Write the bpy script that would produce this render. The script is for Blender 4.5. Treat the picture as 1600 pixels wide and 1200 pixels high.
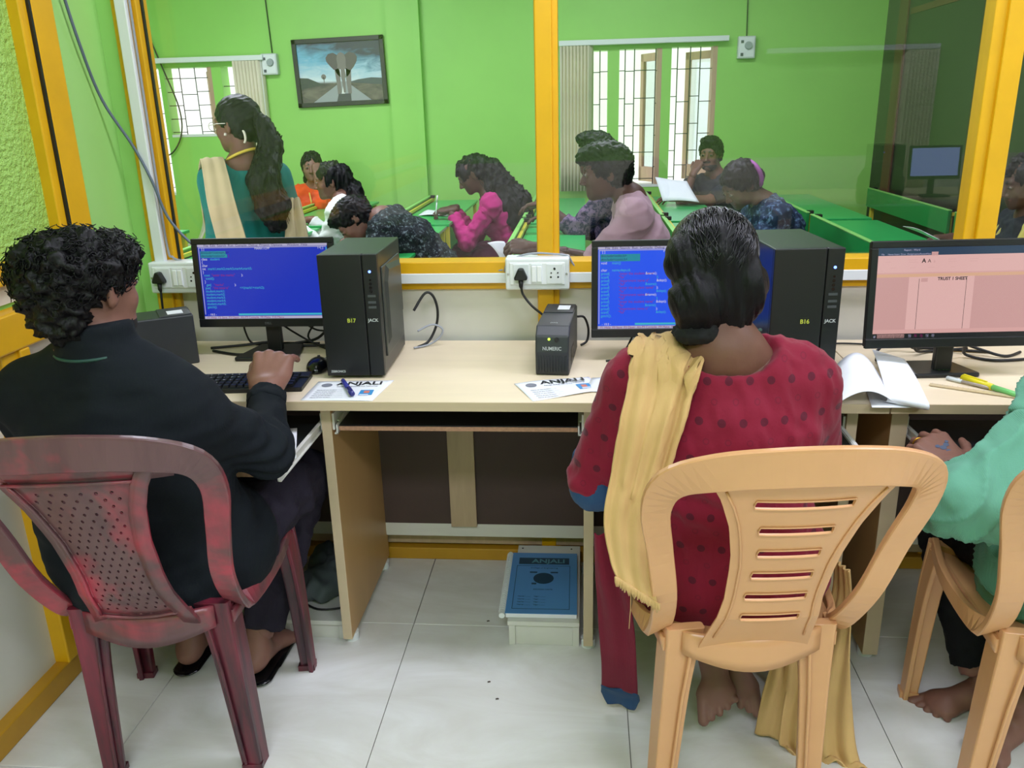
import bpy, bmesh, math, random
import numpy as np
from mathutils import Vector, Matrix, Euler
random.seed(7); np.random.seed(7)
SC = bpy.context.scene
COL = SC.collection
for o in list(bpy.data.objects): bpy.data.objects.remove(o)
R_ = math.radians

# ------------------------------------------------------------------ camera, world, lights, exposure
cam_d = bpy.data.cameras.new('camera'); cam = bpy.data.objects.new('camera', cam_d); COL.objects.link(cam)
PITCH, YAW, ROLL, FPX, CAMH = .317, .091, -.026, 1300., 1.411
_f = Vector((-math.sin(YAW)*math.cos(PITCH), math.cos(YAW)*math.cos(PITCH), -math.sin(PITCH)))
_r0 = Vector((math.cos(YAW), math.sin(YAW), 0)); _u0 = _r0.cross(_f)
_r = _r0*math.cos(ROLL)+_u0*math.sin(ROLL); _u = -_r0*math.sin(ROLL)+_u0*math.cos(ROLL)
cam.matrix_world = Matrix(((_r.x,_u.x,-_f.x,0),(_r.y,_u.y,-_f.y,0),(_r.z,_u.z,-_f.z,CAMH),(0,0,0,1)))
cam_d.sensor_fit = 'HORIZONTAL'; cam_d.sensor_width = 36; cam_d.lens = FPX/1600*36
cam_d.clip_start = .05; cam_d.clip_end = 100
SC.camera = cam
w = bpy.data.worlds.new('daylight'); SC.world = w; w.use_nodes = True
w.node_tree.nodes['Background'].inputs[0].default_value = (.97, .95, 1, 1)
w.node_tree.nodes['Background'].inputs[1].default_value = 2.2
def area(name, loc, sx, sy, power, col=(.95,.96,1.14), rot=(0,0,0)):
    l = bpy.data.lights.new(name, 'AREA'); l.shape = 'RECTANGLE'; l.size = sx; l.size_y = sy; l.energy = power; l.color = col
    o = bpy.data.objects.new(name, l); o.location = loc; o.rotation_euler = rot; COL.objects.link(o); return o
area('ceiling_lamp', (.2, 1.75, 2.86), 1.3, .4, 32)
area('ceiling_lamp', (2.3, 1.5, 2.86), 1.3, .4, 32)
area('ceiling_lamp', (-.3, -.9, 2.86), 1.3, .5, 50)
area('ceiling_lamp', (1.9, -.9, 2.86), 1.3, .5, 50)
area('classroom_lamp', (-2.2, 4.8, 2.86), 1.3, .5, 60)
area('classroom_lamp', (.4, 4.8, 2.86), 1.3, .5, 46)
vs = SC.view_settings; vs.view_transform = 'Standard'; vs.look = 'None'; vs.exposure = 0.0; vs.gamma = 1; vs.use_curve_mapping = False
SC.display_settings.display_device = 'sRGB'
SC.cycles.max_bounces = 7; SC.cycles.transparent_max_bounces = 12; SC.cycles.glossy_bounces = 4
SC.cycles.caustics_reflective = False; SC.cycles.caustics_refractive = False

# ------------------------------------------------------------------ materials
def lin(c):
    return tuple(((x/255)/12.92 if x/255 <= .04045 else ((x/255+.055)/1.055)**2.4) for x in c)
_M = {}
class NT:
    def __init__(s, m): s.t = m.node_tree; s.n = s.t.nodes; s.l = s.t.links
    def new(s, k, **kw):
        n = s.n.new(k)
        for a, v in kw.items(): setattr(n, a, v)
        return n
    def math(s, op, a, b=None, c=None):
        n = s.n.new('ShaderNodeMath'); n.operation = op
        for i, v in enumerate((a, b, c)):
            if v is None: continue
            if isinstance(v, (int, float)): n.inputs[i].default_value = v
            else: s.l.new(v, n.inputs[i])
        return n.outputs[0]
    def mix(s, fac, a, b):
        n = s.n.new('ShaderNodeMix'); n.data_type = 'RGBA'
        for i, v in ((0, fac), (6, a), (7, b)):
            if isinstance(v, (int, float)): n.inputs[i].default_value = v
            elif isinstance(v, tuple): n.inputs[i].default_value = (*v[:3], 1)
            else: s.l.new(v, n.inputs[i])
        return n.outputs[2]
    def coord(s, scale=(1,1,1), rot=(0,0,0), kind='Object'):
        c = s.n.new('ShaderNodeTexCoord'); m = s.n.new('ShaderNodeMapping')
        m.inputs['Scale'].default_value = scale; m.inputs['Rotation'].default_value = rot
        s.l.new(c.outputs[kind], m.inputs[0]); return m.outputs[0]
    def noise(s, co, scale=5, detail=4, rough=.5, dist=0):
        n = s.n.new('ShaderNodeTexNoise'); n.inputs['Scale'].default_value = scale; n.inputs['Detail'].default_value = detail
        n.inputs['Roughness'].default_value = rough; n.inputs['Distortion'].default_value = dist
        s.l.new(co, n.inputs['Vector']); return n.outputs[0]
    def ramp(s, fac, a, b):
        n = s.n.new('ShaderNodeMapRange'); n.inputs[1].default_value = a; n.inputs[2].default_value = b
        s.l.new(fac, n.inputs[0]); return n.outputs[0]
    def bump(s, h, strength=.3, dist=.01):
        n = s.n.new('ShaderNodeBump'); n.inputs['Strength'].default_value = strength; n.inputs['Distance'].default_value = dist
        s.l.new(h, n.inputs['Height']); return n.outputs[0]
def mat(name, rgb=(200,200,200), rough=.5, metal=0, spec=.5, emit=None, estr=1, fn=None, alpha=None, coat=0, sheen=0):
    if name in _M: return _M[name]
    m = bpy.data.materials.new(name); m.use_nodes = True; t = NT(m); b = t.n['Principled BSDF']
    c = lin(rgb); b.inputs['Base Color'].default_value = (*c, 1); b.inputs['Roughness'].default_value = rough
    b.inputs['Metallic'].default_value = metal; b.inputs['Specular IOR Level'].default_value = spec
    if coat: b.inputs['Coat Weight'].default_value = coat; b.inputs['Coat Roughness'].default_value = .15
    if sheen: b.inputs['Sheen Weight'].default_value = sheen
    if emit: b.inputs['Emission Color'].default_value = (*lin(emit), 1); b.inputs['Emission Strength'].default_value = estr
    if fn: fn(t, b, c)
    m.diffuse_color = (*c, 1); _M[name] = m; return m
def f_wood(dark=.82, sc=(3, 40, 40), amp=1):
    def fn(t, b, c):
        co = t.coord(sc); n = t.noise(co, 1.6, 6, .6, .6)
        col = t.mix(t.ramp(n, .35, .7), tuple(x*dark for x in c), c); t.l.new(col, b.inputs['Base Color'])
        t.l.new(t.bump(n, .06, .002), b.inputs['Normal'])
    return fn
def f_speck(scale=8, dark=.85, bumps=.1, bscale=60, bdist=.003):
    def fn(t, b, c):
        co = t.coord(); n = t.noise(co, scale, 4, .6)
        t.l.new(t.mix(t.ramp(n, .3, .7), tuple(x*dark for x in c), c), b.inputs['Base Color'])
        n2 = t.noise(co, bscale, 3, .6); t.l.new(t.bump(n2, bumps, bdist), b.inputs['Normal'])
    return fn
def f_cloth(scale=900, strength=.25, fold=0, dark=.8):
    def fn(t, b, c):
        co = t.coord(); w = t.new('ShaderNodeTexWave'); w.inputs['Scale'].default_value = scale/6; w.inputs['Distortion'].default_value = 1
        t.l.new(co, w.inputs['Vector']); n = t.noise(co, 14, 5, .6, .4)
        h = t.math('ADD', t.math('MULTIPLY', w.outputs['Fac'], .12), n)
        t.l.new(t.bump(h, strength, .01), b.inputs['Normal'])
        n2 = t.noise(co, 5, 3); t.l.new(t.mix(t.ramp(n2, .3, .7), tuple(x*dark for x in c), c), b.inputs['Base Color'])
    return fn
GREEN = mat('green_wall_paint', (148,212,100), .45, fn=f_speck(2.5, .93, .12, 25))
GREEN_F = mat('pale_green_wall_paint', (166,220,126), .4, fn=f_speck(2.5, .95, .1, 25))
GREEN_T = mat('textured_green_panel', (164,208,100), .45, fn=f_speck(6, .9, 1.0, 70, .012))
YELLOW = mat('yellow_enamel', (226,172,20), .35, fn=f_speck(9, .9, .05, 40))
YELLOW_D = mat('yellow_enamel_dusty', (196,146,34), .45, fn=f_speck(7, .85, .05, 40))
CREAM = mat('cream_panel', (218,216,206), .5, fn=f_speck(3, .93, .05, 40))
WHITEP = mat('white_plastic', (225,230,232), .35)
GREYP = mat('grey_plastic', (150,155,160), .4)
BLACK = mat('black_plastic', (20,22,24), .4, fn=f_speck(40, .85, .08, 400, .001))
BLACKM = mat('black_metal', (24,27,29), .33, fn=f_speck(30, .9, .04, 500, .001))
BLACKG = mat('gloss_black', (12,13,15), .18)
CABLE = mat('black_rubber', (14,14,16), .5)
CABLEG = mat('grey_cable', (150,155,165), .45)
CHROME = mat('steel', (190,192,190), .25, 1)
WOOD = mat('desk_laminate', (232,216,186), .38, fn=f_wood(.94, (1.2, 12, 30)))
WOODS = mat('desk_side_laminate', (192,152,98), .42, fn=f_wood(.9, (20, 4, 1.2)))
EDGE = mat('desk_edge_band', (200,180,148), .45, fn=f_wood(.95, (2, 20, 20)))
CHIP = mat('raw_chipboard', (186,142,112), .8, fn=f_speck(120, .7, .2, 200))
BROWN = mat('dark_hardboard', (78,60,54), .7, fn=f_speck(4, .85, .1, 60))
PALEWOOD = mat('pale_plywood', (190,165,132), .6, fn=f_wood(.85, (20, 10, 1.5)))
PAPER = mat('white_paper', (232,235,242), .7, fn=f_speck(30, .97, .03, 60))
INK = mat('black_ink', (30,30,36), .7)
INKG = mat('grey_ink', (125,128,140), .7)
def pl_glass(name, fac, tint=(1,1,1)):
    m = bpy.data.materials.new(name); m.use_nodes = True; t = NT(m); t.n.remove(t.n['Principled BSDF']); out = t.n['Material Output']
    a = t.new('ShaderNodeBsdfTransparent'); a.inputs[0].default_value = (*tint, 1)
    g = t.new('ShaderNodeBsdfGlossy'); g.inputs['Roughness'].default_value = .0; g.inputs[0].default_value = (1,1,1,1)
    mx = t.new('ShaderNodeMixShader'); mx.inputs[0].default_value = fac
    t.l.new(a.outputs[0], mx.inputs[1]); t.l.new(g.outputs[0], mx.inputs[2]); t.l.new(mx.outputs[0], out.inputs[0]); return m
GLASS = pl_glass('window_glass', .03, (.985, .99, .99))
GLASSW = pl_glass('casement_glass', .10, (.84, .87, .90))

# ------------------------------------------------------------------ objects
def tag(o, label=None, cat=None, group=None, kind=None):
    if label: o['label'] = label
    if cat: o['category'] = cat
    if group: o['group'] = group
    if kind: o['kind'] = kind
    return o
def thing(name, label, cat, loc=(0,0,0), rz=0, group=None, kind=None):
    o = bpy.data.objects.new(name, None); COL.objects.link(o); o.location = loc; o.rotation_euler = (0,0,rz); o.empty_display_size = .05
    return tag(o, label, cat, group, kind)
def link(name, me, parent=None, loc=None, label=None):
    o = bpy.data.objects.new(name, me); COL.objects.link(o)
    if parent is not None: o.parent = parent
    if loc is not None: o.location = loc
    if label: o['label'] = label
    return o
def dup(root, loc=None, rz=None, label=None):
    r = root.copy(); COL.objects.link(r)
    if loc is not None: r.location = loc
    if rz is not None: r.rotation_euler = (0,0,rz)
    if label: r['label'] = label
    for ch in list(root.children):
        c = ch.copy(); COL.objects.link(c); c.parent = r
        for g in list(ch.children):
            d = g.copy(); COL.objects.link(d); d.parent = c
    return r
class MB:
    def __init__(s): s.v = []; s.f = []; s.mi = []; s.sm = []
    def add(s, vs, fs, mi=0, smooth=False):
        b = len(s.v); s.v += [tuple(v) for v in vs]; s.f += [tuple(b+i for i in f) for f in fs]; s.mi += [mi]*len(fs); s.sm += [smooth]*len(fs); return s
    def box(s, a, b, mi=0, M=None):
        x0,y0,z0 = a; x1,y1,z1 = b
        if x0>x1: x0,x1=x1,x0
        if y0>y1: y0,y1=y1,y0
        if z0>z1: z0,z1=z1,z0
        vs = [(x0,y0,z0),(x1,y0,z0),(x1,y1,z0),(x0,y1,z0),(x0,y0,z1),(x1,y0,z1),(x1,y1,z1),(x0,y1,z1)]
        if M is not None: vs = [M @ Vector(v) for v in vs]
        return s.add(vs, [(0,3,2,1),(4,5,6,7),(0,1,5,4),(1,2,6,5),(2,3,7,6),(3,0,4,7)], mi)
    def bar(s, a, b, w, t, up=(0,0,1), mi=0):
        a = Vector(a); b = Vector(b); d = (b-a).normalized(); upv = Vector(up)
        x = d.cross(upv)
        if x.length < 1e-4: x = d.cross(Vector((1,0,0)))
        x.normalize(); y = x.cross(d)
        vs = [p + x*(sx*w/2) + y*(sy*t/2) for p in (a, b) for sx, sy in ((-1,-1),(1,-1),(1,1),(-1,1))]
        return s.add(vs, [(0,1,2,3)[::-1],(4,5,6,7),(0,1,5,4),(1,2,6,5),(2,3,7,6),(3,0,4,7)], mi)
    def tube(s, pts, r, n=8, mi=0, caps=True, sub=0):
        P = [Vector(p) for p in pts]
        if sub: P = spline(P, sub)
        rs = r if isinstance(r, (list, tuple)) else [r]*len(P)
        if len(rs) != len(P): rs = list(np.interp(np.linspace(0,1,len(P)), np.linspace(0,1,len(rs)), rs))
        vs = []; fr = None
        for i, p in enumerate(P):
            d = (P[min(i+1,len(P)-1)]-P[max(i-1,0)])
            d = d.normalized() if d.length > 1e-9 else Vector((0,0,1))
            if fr is None:
                fr = d.cross(Vector((0,0,1)))
                if fr.length < 1e-3: fr = d.cross(Vector((1,0,0)))
            fr = (fr - d*fr.dot(d)).normalized(); bn = d.cross(fr)
            for k in range(n):
                a = 2*math.pi*k/n; vs.append(p + (fr*math.cos(a)+bn*math.sin(a))*rs[i])
        fs = []
        for i in range(len(P)-1):
            for k in range(n):
                k2 = (k+1) % n; fs.append((i*n+k, i*n+k2, (i+1)*n+k2, (i+1)*n+k))
        if caps: fs.append(tuple(range(n))[::-1]); fs.append(tuple((len(P)-1)*n+k for k in range(n)))
        return s.add(vs, fs, mi, True)
    def cyl(s, c, r, h, n=16, mi=0, axis='z', r2=None):
        r2 = r if r2 is None else r2; c = Vector(c)
        ax = {'x':(Vector((0,1,0)),Vector((0,0,1)),Vector((1,0,0))),'y':(Vector((0,0,1)),Vector((1,0,0)),Vector((0,1,0))),'z':(Vector((1,0,0)),Vector((0,1,0)),Vector((0,0,1)))}[axis]
        vs = []
        for hh, rr in ((0, r), (h, r2)):
            for k in range(n):
                a = 2*math.pi*k/n; vs.append(c + ax[0]*math.cos(a)*rr + ax[1]*math.sin(a)*rr + ax[2]*hh)
        fs = [(k, (k+1)%n, n+(k+1)%n, n+k) for k in range(n)]
        b = len(s.v); s.add(vs, fs, mi, True); s.add(vs, [tuple(range(n))[::-1], tuple(n+k for k in range(n))], mi); return s
    def prism(s, poly, z0, z1, mi=0, M=None):
        n = len(poly); vs = [(x,y,z0) for x,y in poly]+[(x,y,z1) for x,y in poly]
        if M is not None: vs = [M @ Vector(v) for v in vs]
        return s.add(vs, [tuple(range(n))[::-1], tuple(range(n,2*n))]+[(k,(k+1)%n,n+(k+1)%n,n+k) for k in range(n)], mi)
    def grid(s, fn, nu, nv, mi=0, thick=0, smooth=True, rim=False):
        P = [[Vector(fn(i/nu, j/nv)) for j in range(nv+1)] for i in range(nu+1)]
        vs = [p for row in P for p in row]; k = nv+1
        fs = [(i*k+j, (i+1)*k+j, (i+1)*k+j+1, i*k+j+1) for i in range(nu) for j in range(nv)]
        if thick:
            N = []
            for i in range(nu+1):
                for j in range(nv+1):
                    a = P[min(i+1,nu)][j]-P[max(i-1,0)][j]; b = P[i][min(j+1,nv)]-P[i][max(j-1,0)]; n = a.cross(b)
                    N.append(n.normalized() if n.length > 1e-12 else Vector((0,0,1)))
            m = len(vs); vs2 = vs + [v - n*thick for v, n in zip(vs, N)]
            fs = fs + [tuple(m+q for q in f[::-1]) for f in fs]
            sd = []
            for i in range(nu):
                sd.append((i*k, m+i*k, m+(i+1)*k, (i+1)*k)); j = nv
                sd.append((i*k+j, (i+1)*k+j, m+(i+1)*k+j, m+i*k+j))
            for j in range(nv):
                sd.append((j, j+1, m+j+1, m+j)); i = nu
                sd.append((i*k+j, m+i*k+j, m+i*k+j+1, i*k+j+1))
            s.add(vs2, fs, mi, smooth); ob = len(s.v)-len(vs2); ring = sorted({q for f in sd for q in f}); mp = {q: n for n, q in enumerate(ring)}
            if rim: return s.add([vs2[q] for q in ring], [tuple(mp[q] for q in f) for f in sd], mi, False)
            s.f += [tuple(ob+q for q in f) for f in sd]; s.mi += [mi]*len(sd); s.sm += [False]*len(sd); return s
        return s.add(vs, fs, mi, smooth)
    def build(s, name, mats, parent=None, loc=None, bevel=0, label=None, seg=2):
        me = bpy.data.meshes.new(name); me.from_pydata([tuple(v) for v in s.v], [], s.f); me.update()
        for m in (mats if isinstance(mats, (list, tuple)) else [mats]): me.materials.append(m)
        me.polygons.foreach_set('material_index', s.mi); me.polygons.foreach_set('use_smooth', s.sm)
        o = link(name, me, parent, loc, label)
        if bevel:
            b = o.modifiers.new('bevel', 'BEVEL'); b.width = bevel; b.segments = seg; b.limit_method = 'ANGLE'; b.harden_normals = False
        return o
def spline(P, sub):
    P = [Vector(p) for p in P]; out = []
    for i in range(len(P)-1):
        p0 = P[max(i-1,0)]; p1 = P[i]; p2 = P[i+1]; p3 = P[min(i+2,len(P)-1)]
        for k in range(sub):
            t = k/sub; out.append(.5*((2*p1)+(p2-p0)*t+(2*p0-5*p1+4*p2-p3)*t*t+(3*p1-p0-3*p2+p3)*t**3))
    out.append(P[-1]); return out
def struct(o, label=None):
    o['kind'] = 'structure'
    if label: o['label'] = label
    return o
def sbox(name, a, b, m, parent=None, bevel=0, label=None):
    o = MB().box(a, b).build(name, m, parent, None, bevel)
    if parent is None: o['kind'] = 'structure'
    if label: o['label'] = label
    return o
def text(name, s, parent, loc, rot, size, m, ext=.0002, align='LEFT', sx=1, bold=0):
    c = bpy.data.curves.new(name, 'FONT'); c.body = s; c.size = size; c.extrude = ext; c.align_x = align; c.offset = bold
    c.materials.append(m); o = bpy.data.objects.new(name, c); COL.objects.link(o); o.parent = parent; o.location = loc
    o.rotation_euler = rot; o.scale = (sx, 1, 1); return o

# ------------------------------------------------------------------ implicit surfaces
def V(*a): return np.array(a[0] if len(a) == 1 else a, float)
def nrm(a): a = np.asarray(a, float); return a/max(np.linalg.norm(a), 1e-9)
class SDF:
    def __init__(s): s.p = []
    def cone(s, a, b, ra, rb=None, k=.02, id=0, op=1, sq=None, flat=None):
        s.p.append(('c', V(a), V(b), ra, ra if rb is None else rb, k, id, op, sq, flat)); return s
    def ell(s, c, r, R=None, k=.02, id=0, op=1):
        s.p.append(('e', V(c), V(r), np.eye(3) if R is None else np.asarray(R, float), 0, k, id, op, None, None)); return s
    def chain(s, pts, rs, **kw):
        for i in range(len(pts)-1): s.cone(pts[i], pts[i+1], rs[i], rs[i+1], **kw)
        return s
    def cut(s, p, n, k=.004):
        s.p.append(('p', V(p), nrm(n), 0, 0, k, 0, -1, None, None)); return s
    def mesh(s, h):
        lo = np.full(3, 1e9); hi = -lo
        for q in s.p:
            if q[7] < 0: continue
            if q[0] == 'c':
                f = 1 if q[8] is None else max(1, q[8][1]); r = max(q[3], q[4])*f
                l = np.minimum(q[1], q[2])-r; u = np.maximum(q[1], q[2])+r
            else: l = q[1]-q[2].max(); u = q[1]+q[2].max()
            lo = np.minimum(lo, l); hi = np.maximum(hi, u)
        lo -= 3*h; hi += 3*h; n = np.ceil((hi-lo)/h).astype(int)+1
        ax = [lo[i]+h*np.arange(n[i]) for i in range(3)]
        BIG = .06; F = np.full(n, BIG, np.float32); I = np.zeros(n, np.uint8)
        for q in s.p:
            kind, a, b, ra, rb, k, id, op, sq, flat = q
            if kind == 'p':
                d = ((ax[0]-a[0])[:,None,None]*b[0]+(ax[1]-a[1])[None,:,None]*b[1]+(ax[2]-a[2])[None,None,:]*b[2]).astype(np.float32)
                np.maximum(F, d, out=F); continue
            m = BIG
            if kind == 'c':
                f = 1 if sq is None else max(1, sq[1]); r = max(ra, rb)*f+m; l = np.minimum(a, b)-r; u = np.maximum(a, b)+r
            else: l = a-b.max()-m; u = a+b.max()+m
            i0 = np.clip(np.floor((l-lo)/h).astype(int), 0, n); i1 = np.clip(np.ceil((u-lo)/h).astype(int)+1, 0, n)
            if np.any(i1 <= i0): continue
            sl = tuple(slice(i0[i], i1[i]) for i in range(3))
            X = (ax[0][sl[0]]-a[0])[:,None,None].astype(np.float32); Y = (ax[1][sl[1]]-a[1])[None,:,None].astype(np.float32); Z = (ax[2][sl[2]]-a[2])[None,None,:].astype(np.float32)
            if kind == 'c':
                ba = b-a; L2 = max(ba@ba, 1e-12)
                t = np.clip((X*ba[0]+Y*ba[1]+Z*ba[2])/L2, 0, 1)
                vx = X-t*ba[0]; vy = Y-t*ba[1]; vz = Z-t*ba[2]; sc = 1
                if sq is not None:
                    A = nrm(sq[0]); g = 1/sq[1]-1; dd = (vx*A[0]+vy*A[1]+vz*A[2])*g; vx = vx+dd*A[0]; vy = vy+dd*A[1]; vz = vz+dd*A[2]; sc = 1 if sq[1] > 1 else sq[1]
                d = (np.sqrt(vx*vx+vy*vy+vz*vz)-(ra+(rb-ra)*t))*sc
                if flat is not None:
                    tt = (X*ba[0]+Y*ba[1]+Z*ba[2])/math.sqrt(L2)
                    if flat & 1: d = np.maximum(d, tt-math.sqrt(L2))
                    if flat & 2: d = np.maximum(d, -tt)
            else:
                R = ra; px = X*R[0,0]+Y*R[1,0]+Z*R[2,0]; py = X*R[0,1]+Y*R[1,1]+Z*R[2,1]; pz = X*R[0,2]+Y*R[1,2]+Z*R[2,2]
                k0 = np.sqrt((px/b[0])**2+(py/b[1])**2+(pz/b[2])**2); k1 = np.sqrt((px/b[0]**2)**2+(py/b[1]**2)**2+(pz/b[2]**2)**2)
                d = k0*(k0-1)/np.maximum(k1, 1e-6)
            d = d.astype(np.float32); G = F[sl]
            if op > 0:
                J = I[sl]; J[d < G] = id
                hh = np.clip(.5+.5*(G-d)/k, 0, 1); G[...] = np.minimum(G+(d-G)*hh-k*hh*(1-hh), BIG)
            else:
                d = -d; hh = np.clip(.5-.5*(G-d)/k, 0, 1); G[...] = G+(d-G)*hh+k*hh*(1-hh)
                if id: J = I[sl]; J[(d > G-.004)] = id
        return nets(F, I, lo, h)
def nets(F, I, lo, h):
    S = (F < 0); n = F.shape
    c = np.zeros((n[0]-1, n[1]-1, n[2]-1), np.uint8)
    offs = [(i,j,k) for i in (0,1) for j in (0,1) for k in (0,1)]
    for i,j,k in offs: c += S[i:n[0]-1+i, j:n[1]-1+j, k:n[2]-1+k]
    act = (c > 0) & (c < 8); idx = np.argwhere(act); cid = np.full(c.shape, -1, np.int32); cid[act] = np.arange(len(idx))
    f = {o: F[idx[:,0]+o[0], idx[:,1]+o[1], idx[:,2]+o[2]] for o in offs}
    acc = np.zeros((len(idx), 3)); cnt = np.zeros(len(idx))
    for o in offs:
        for d in range(3):
            if o[d]: continue
            p = list(o); p[d] = 1; f0 = f[o]; f1 = f[tuple(p)]; m = (f0 < 0) != (f1 < 0)
            t = f0/np.where(m, f0-f1, 1); pt = np.array(o, float)[None].repeat(len(idx), 0); pt[:,d] = t
            acc[m] += pt[m]; cnt[m] += 1
    P = lo+h*(idx+acc/cnt[:,None]); ids = I[idx[:,0], idx[:,1], idx[:,2]]
    Q = []
    for d in range(3):
        a, b = [(1,2),(2,0),(0,1)][d]
        s0 = [slice(None)]*3; s1 = [slice(None)]*3; s0[d] = slice(0, n[d]-1); s1[d] = slice(1, n[d])
        ch = S[tuple(s0)] != S[tuple(s1)]; e = np.argwhere(ch)
        ok = (e[:,a] > 0) & (e[:,b] > 0) & (e[:,a] < n[a]-1) & (e[:,b] < n[b]-1); e = e[ok]
        def cc(da, db):
            q = e.copy(); q[:,a] -= da; q[:,b] -= db; return cid[q[:,0], q[:,1], q[:,2]]
        q = np.stack([cc(1,1), cc(0,1), cc(0,0), cc(1,0)], 1)
        fl = ~S[e[:,0], e[:,1], e[:,2]]; q[fl] = q[fl][:, ::-1]; Q.append(q)
    return P, np.concatenate(Q), ids
def vnorm(P, Q):
    fn = np.cross(P[Q[:,2]]-P[Q[:,0]], P[Q[:,3]]-P[Q[:,1]]); N = np.zeros_like(P)
    for i in range(4): np.add.at(N, Q[:,i], fn)
    return N/np.maximum(np.linalg.norm(N, axis=1, keepdims=True), 1e-12)
def wob(P, wl, seed=0, st=(1,1,1), n=7):
    r = np.random.RandomState(seed); o = np.zeros(len(P)); W = P*np.array(st)
    W = W+.25*wl*np.sin(W[:,[1,2,0]]*2*np.pi/(wl*1.7)+seed)
    for i in range(n):
        d = nrm(r.randn(3)); o += np.sin(W@d*2*np.pi/wl*(.7+.8*r.rand())+r.rand()*6.3)
    return o/n**.5/1.2
def disp(M, fn):
    P, Q, I = M; return (P+vnorm(P, Q)*fn(P)[:,None], Q, I)
def smooth(M, it=2, lam=.5):
    P, Q, I = M
    for _ in range(it):
        A = np.zeros_like(P); c = np.zeros(len(P))
        for i in range(4):
            for j in (Q[:,(i+1)%4], Q[:,(i+3)%4]): np.add.at(A, Q[:,i], P[j]); np.add.at(c, Q[:,i], 1)
        P = P+lam*(A/np.maximum(c,1)[:,None]-P)
    return P, Q, I
def npmesh(name, Ms, mats, parent=None, base=(0,0,0), attr=None):
    Ms = Ms if isinstance(Ms, list) else [Ms]; vs = []; qs = []; ids = []; b = 0
    for P, Q, I in Ms: vs.append(P); qs.append(Q+b); ids.append(I); b += len(P)
    P = np.concatenate(vs)-np.array(base); Q = np.concatenate(qs); I = np.concatenate(ids)
    me = bpy.data.meshes.new(name); me.vertices.add(len(P)); me.vertices.foreach_set('co', P.astype(np.float32).ravel())
    me.loops.add(len(Q)*4); me.loops.foreach_set('vertex_index', Q.astype(np.int32).ravel())
    me.polygons.add(len(Q)); me.polygons.foreach_set('loop_start', np.arange(0, len(Q)*4, 4, dtype=np.int32))
    for m in mats: me.materials.append(m)
    me.polygons.foreach_set('material_index', np.minimum(I[Q[:,0]], len(mats)-1).astype(np.int32))
    me.polygons.foreach_set('use_smooth', np.ones(len(Q), bool)); me.update(calc_edges=True); me.validate()
    return link(name, me, parent)
# ================================================================== the setting
YP = 2.447; XL = -1.38; XR = 3.6; YB = -2.2; YF = 7.0; ZC = 2.9; CXL = -4.1; CXR = 2.26
# floor of 60 cm tiles, joints recessed
GROUT = mat('grout', (150,146,138), .8)
def f_tile(t, b, c):
    co = t.coord((1,1,1)); g = t.new('ShaderNodeNewGeometry'); p = g.outputs['Position']
    mp = t.new('ShaderNodeMapping'); mp.inputs['Scale'].default_value = (1.2, 3.2, 1); mp.inputs['Rotation'].default_value = (0,0,.6); t.l.new(p, mp.inputs[0])
    n = t.noise(mp.outputs[0], 1.6, 6, .62, 1.2); n2 = t.noise(p, 5, 3)
    col = t.mix(t.ramp(n, .38, .66), lin((214,213,207)), lin((230,231,229)))
    col = t.mix(t.math('MULTIPLY', t.ramp(n2, .55, .75), .35), col, lin((203,199,190)))
    t.l.new(col, b.inputs['Base Color'])
TILE = mat('marble_tile', (212,212,210), .22, spec=.4, fn=f_tile)
fl = struct(MB().box((XL-.15,YB-.1,-.06),(XR+.1,YP+.06,-.006)).build('floor', GROUT), 'pale marble tiled floor of the computer room')
_tm = None
for i in range(-2, 8):
    for j in range(-8, 2):
        x0 = -.492+.6*i; y0 = 2.049+.6*j
        xa, xb, ya, yb = max(x0,XL), min(x0+.6,XR), max(y0,YB), min(y0+.6,YP)
        if xb-xa < .02 or yb-ya < .02: continue
        full = (xb-xa > .599 and yb-ya > .599)
        if full and _tm is not None: o = link('tile', _tm, fl, (x0,y0,0))
        else:
            o = MB().box((.0012,.0012,-.008),(xb-xa-.0012,yb-ya-.0012,0)).build('tile', TILE, fl, (xa,ya,0), .0012, seg=1)
            if full: _tm = o.data
struct(MB().box((CXL-.1,YP+.06,-.06),(CXR+.2,YF+.15,0)).build('floor_classroom', mat('classroom_floor', (170,165,155), .4)), 'plain floor of the classroom behind the glass')
sbox('ceiling', (XL-.15,YB-.1,ZC),(XR+.1,YP+.06,ZC+.1), mat('ceiling_paint', (228,230,226), .7))
sbox('ceiling_classroom', (CXL-.1,YP+.06,ZC),(CXR+.2,YF+.15,ZC+.1), mat('ceiling_paint', (228,230,226), .7))
sbox('wall_back', (XL-.15,YB-.1,0),(XR+.1,YB,ZC), GREEN_F, label='pale green wall behind the camera')
sbox('trim_16', (XL,YB,0),(XR,YB+.02,1.0), CREAM, label='cream panel added low on the wall behind the camera to cut green bounce')  # out-of-view cream facing, added to lessen the green light bounced into the room
sbox('wall_right', (XR,YB,0),(XR+.1,YP,ZC), CREAM)
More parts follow.
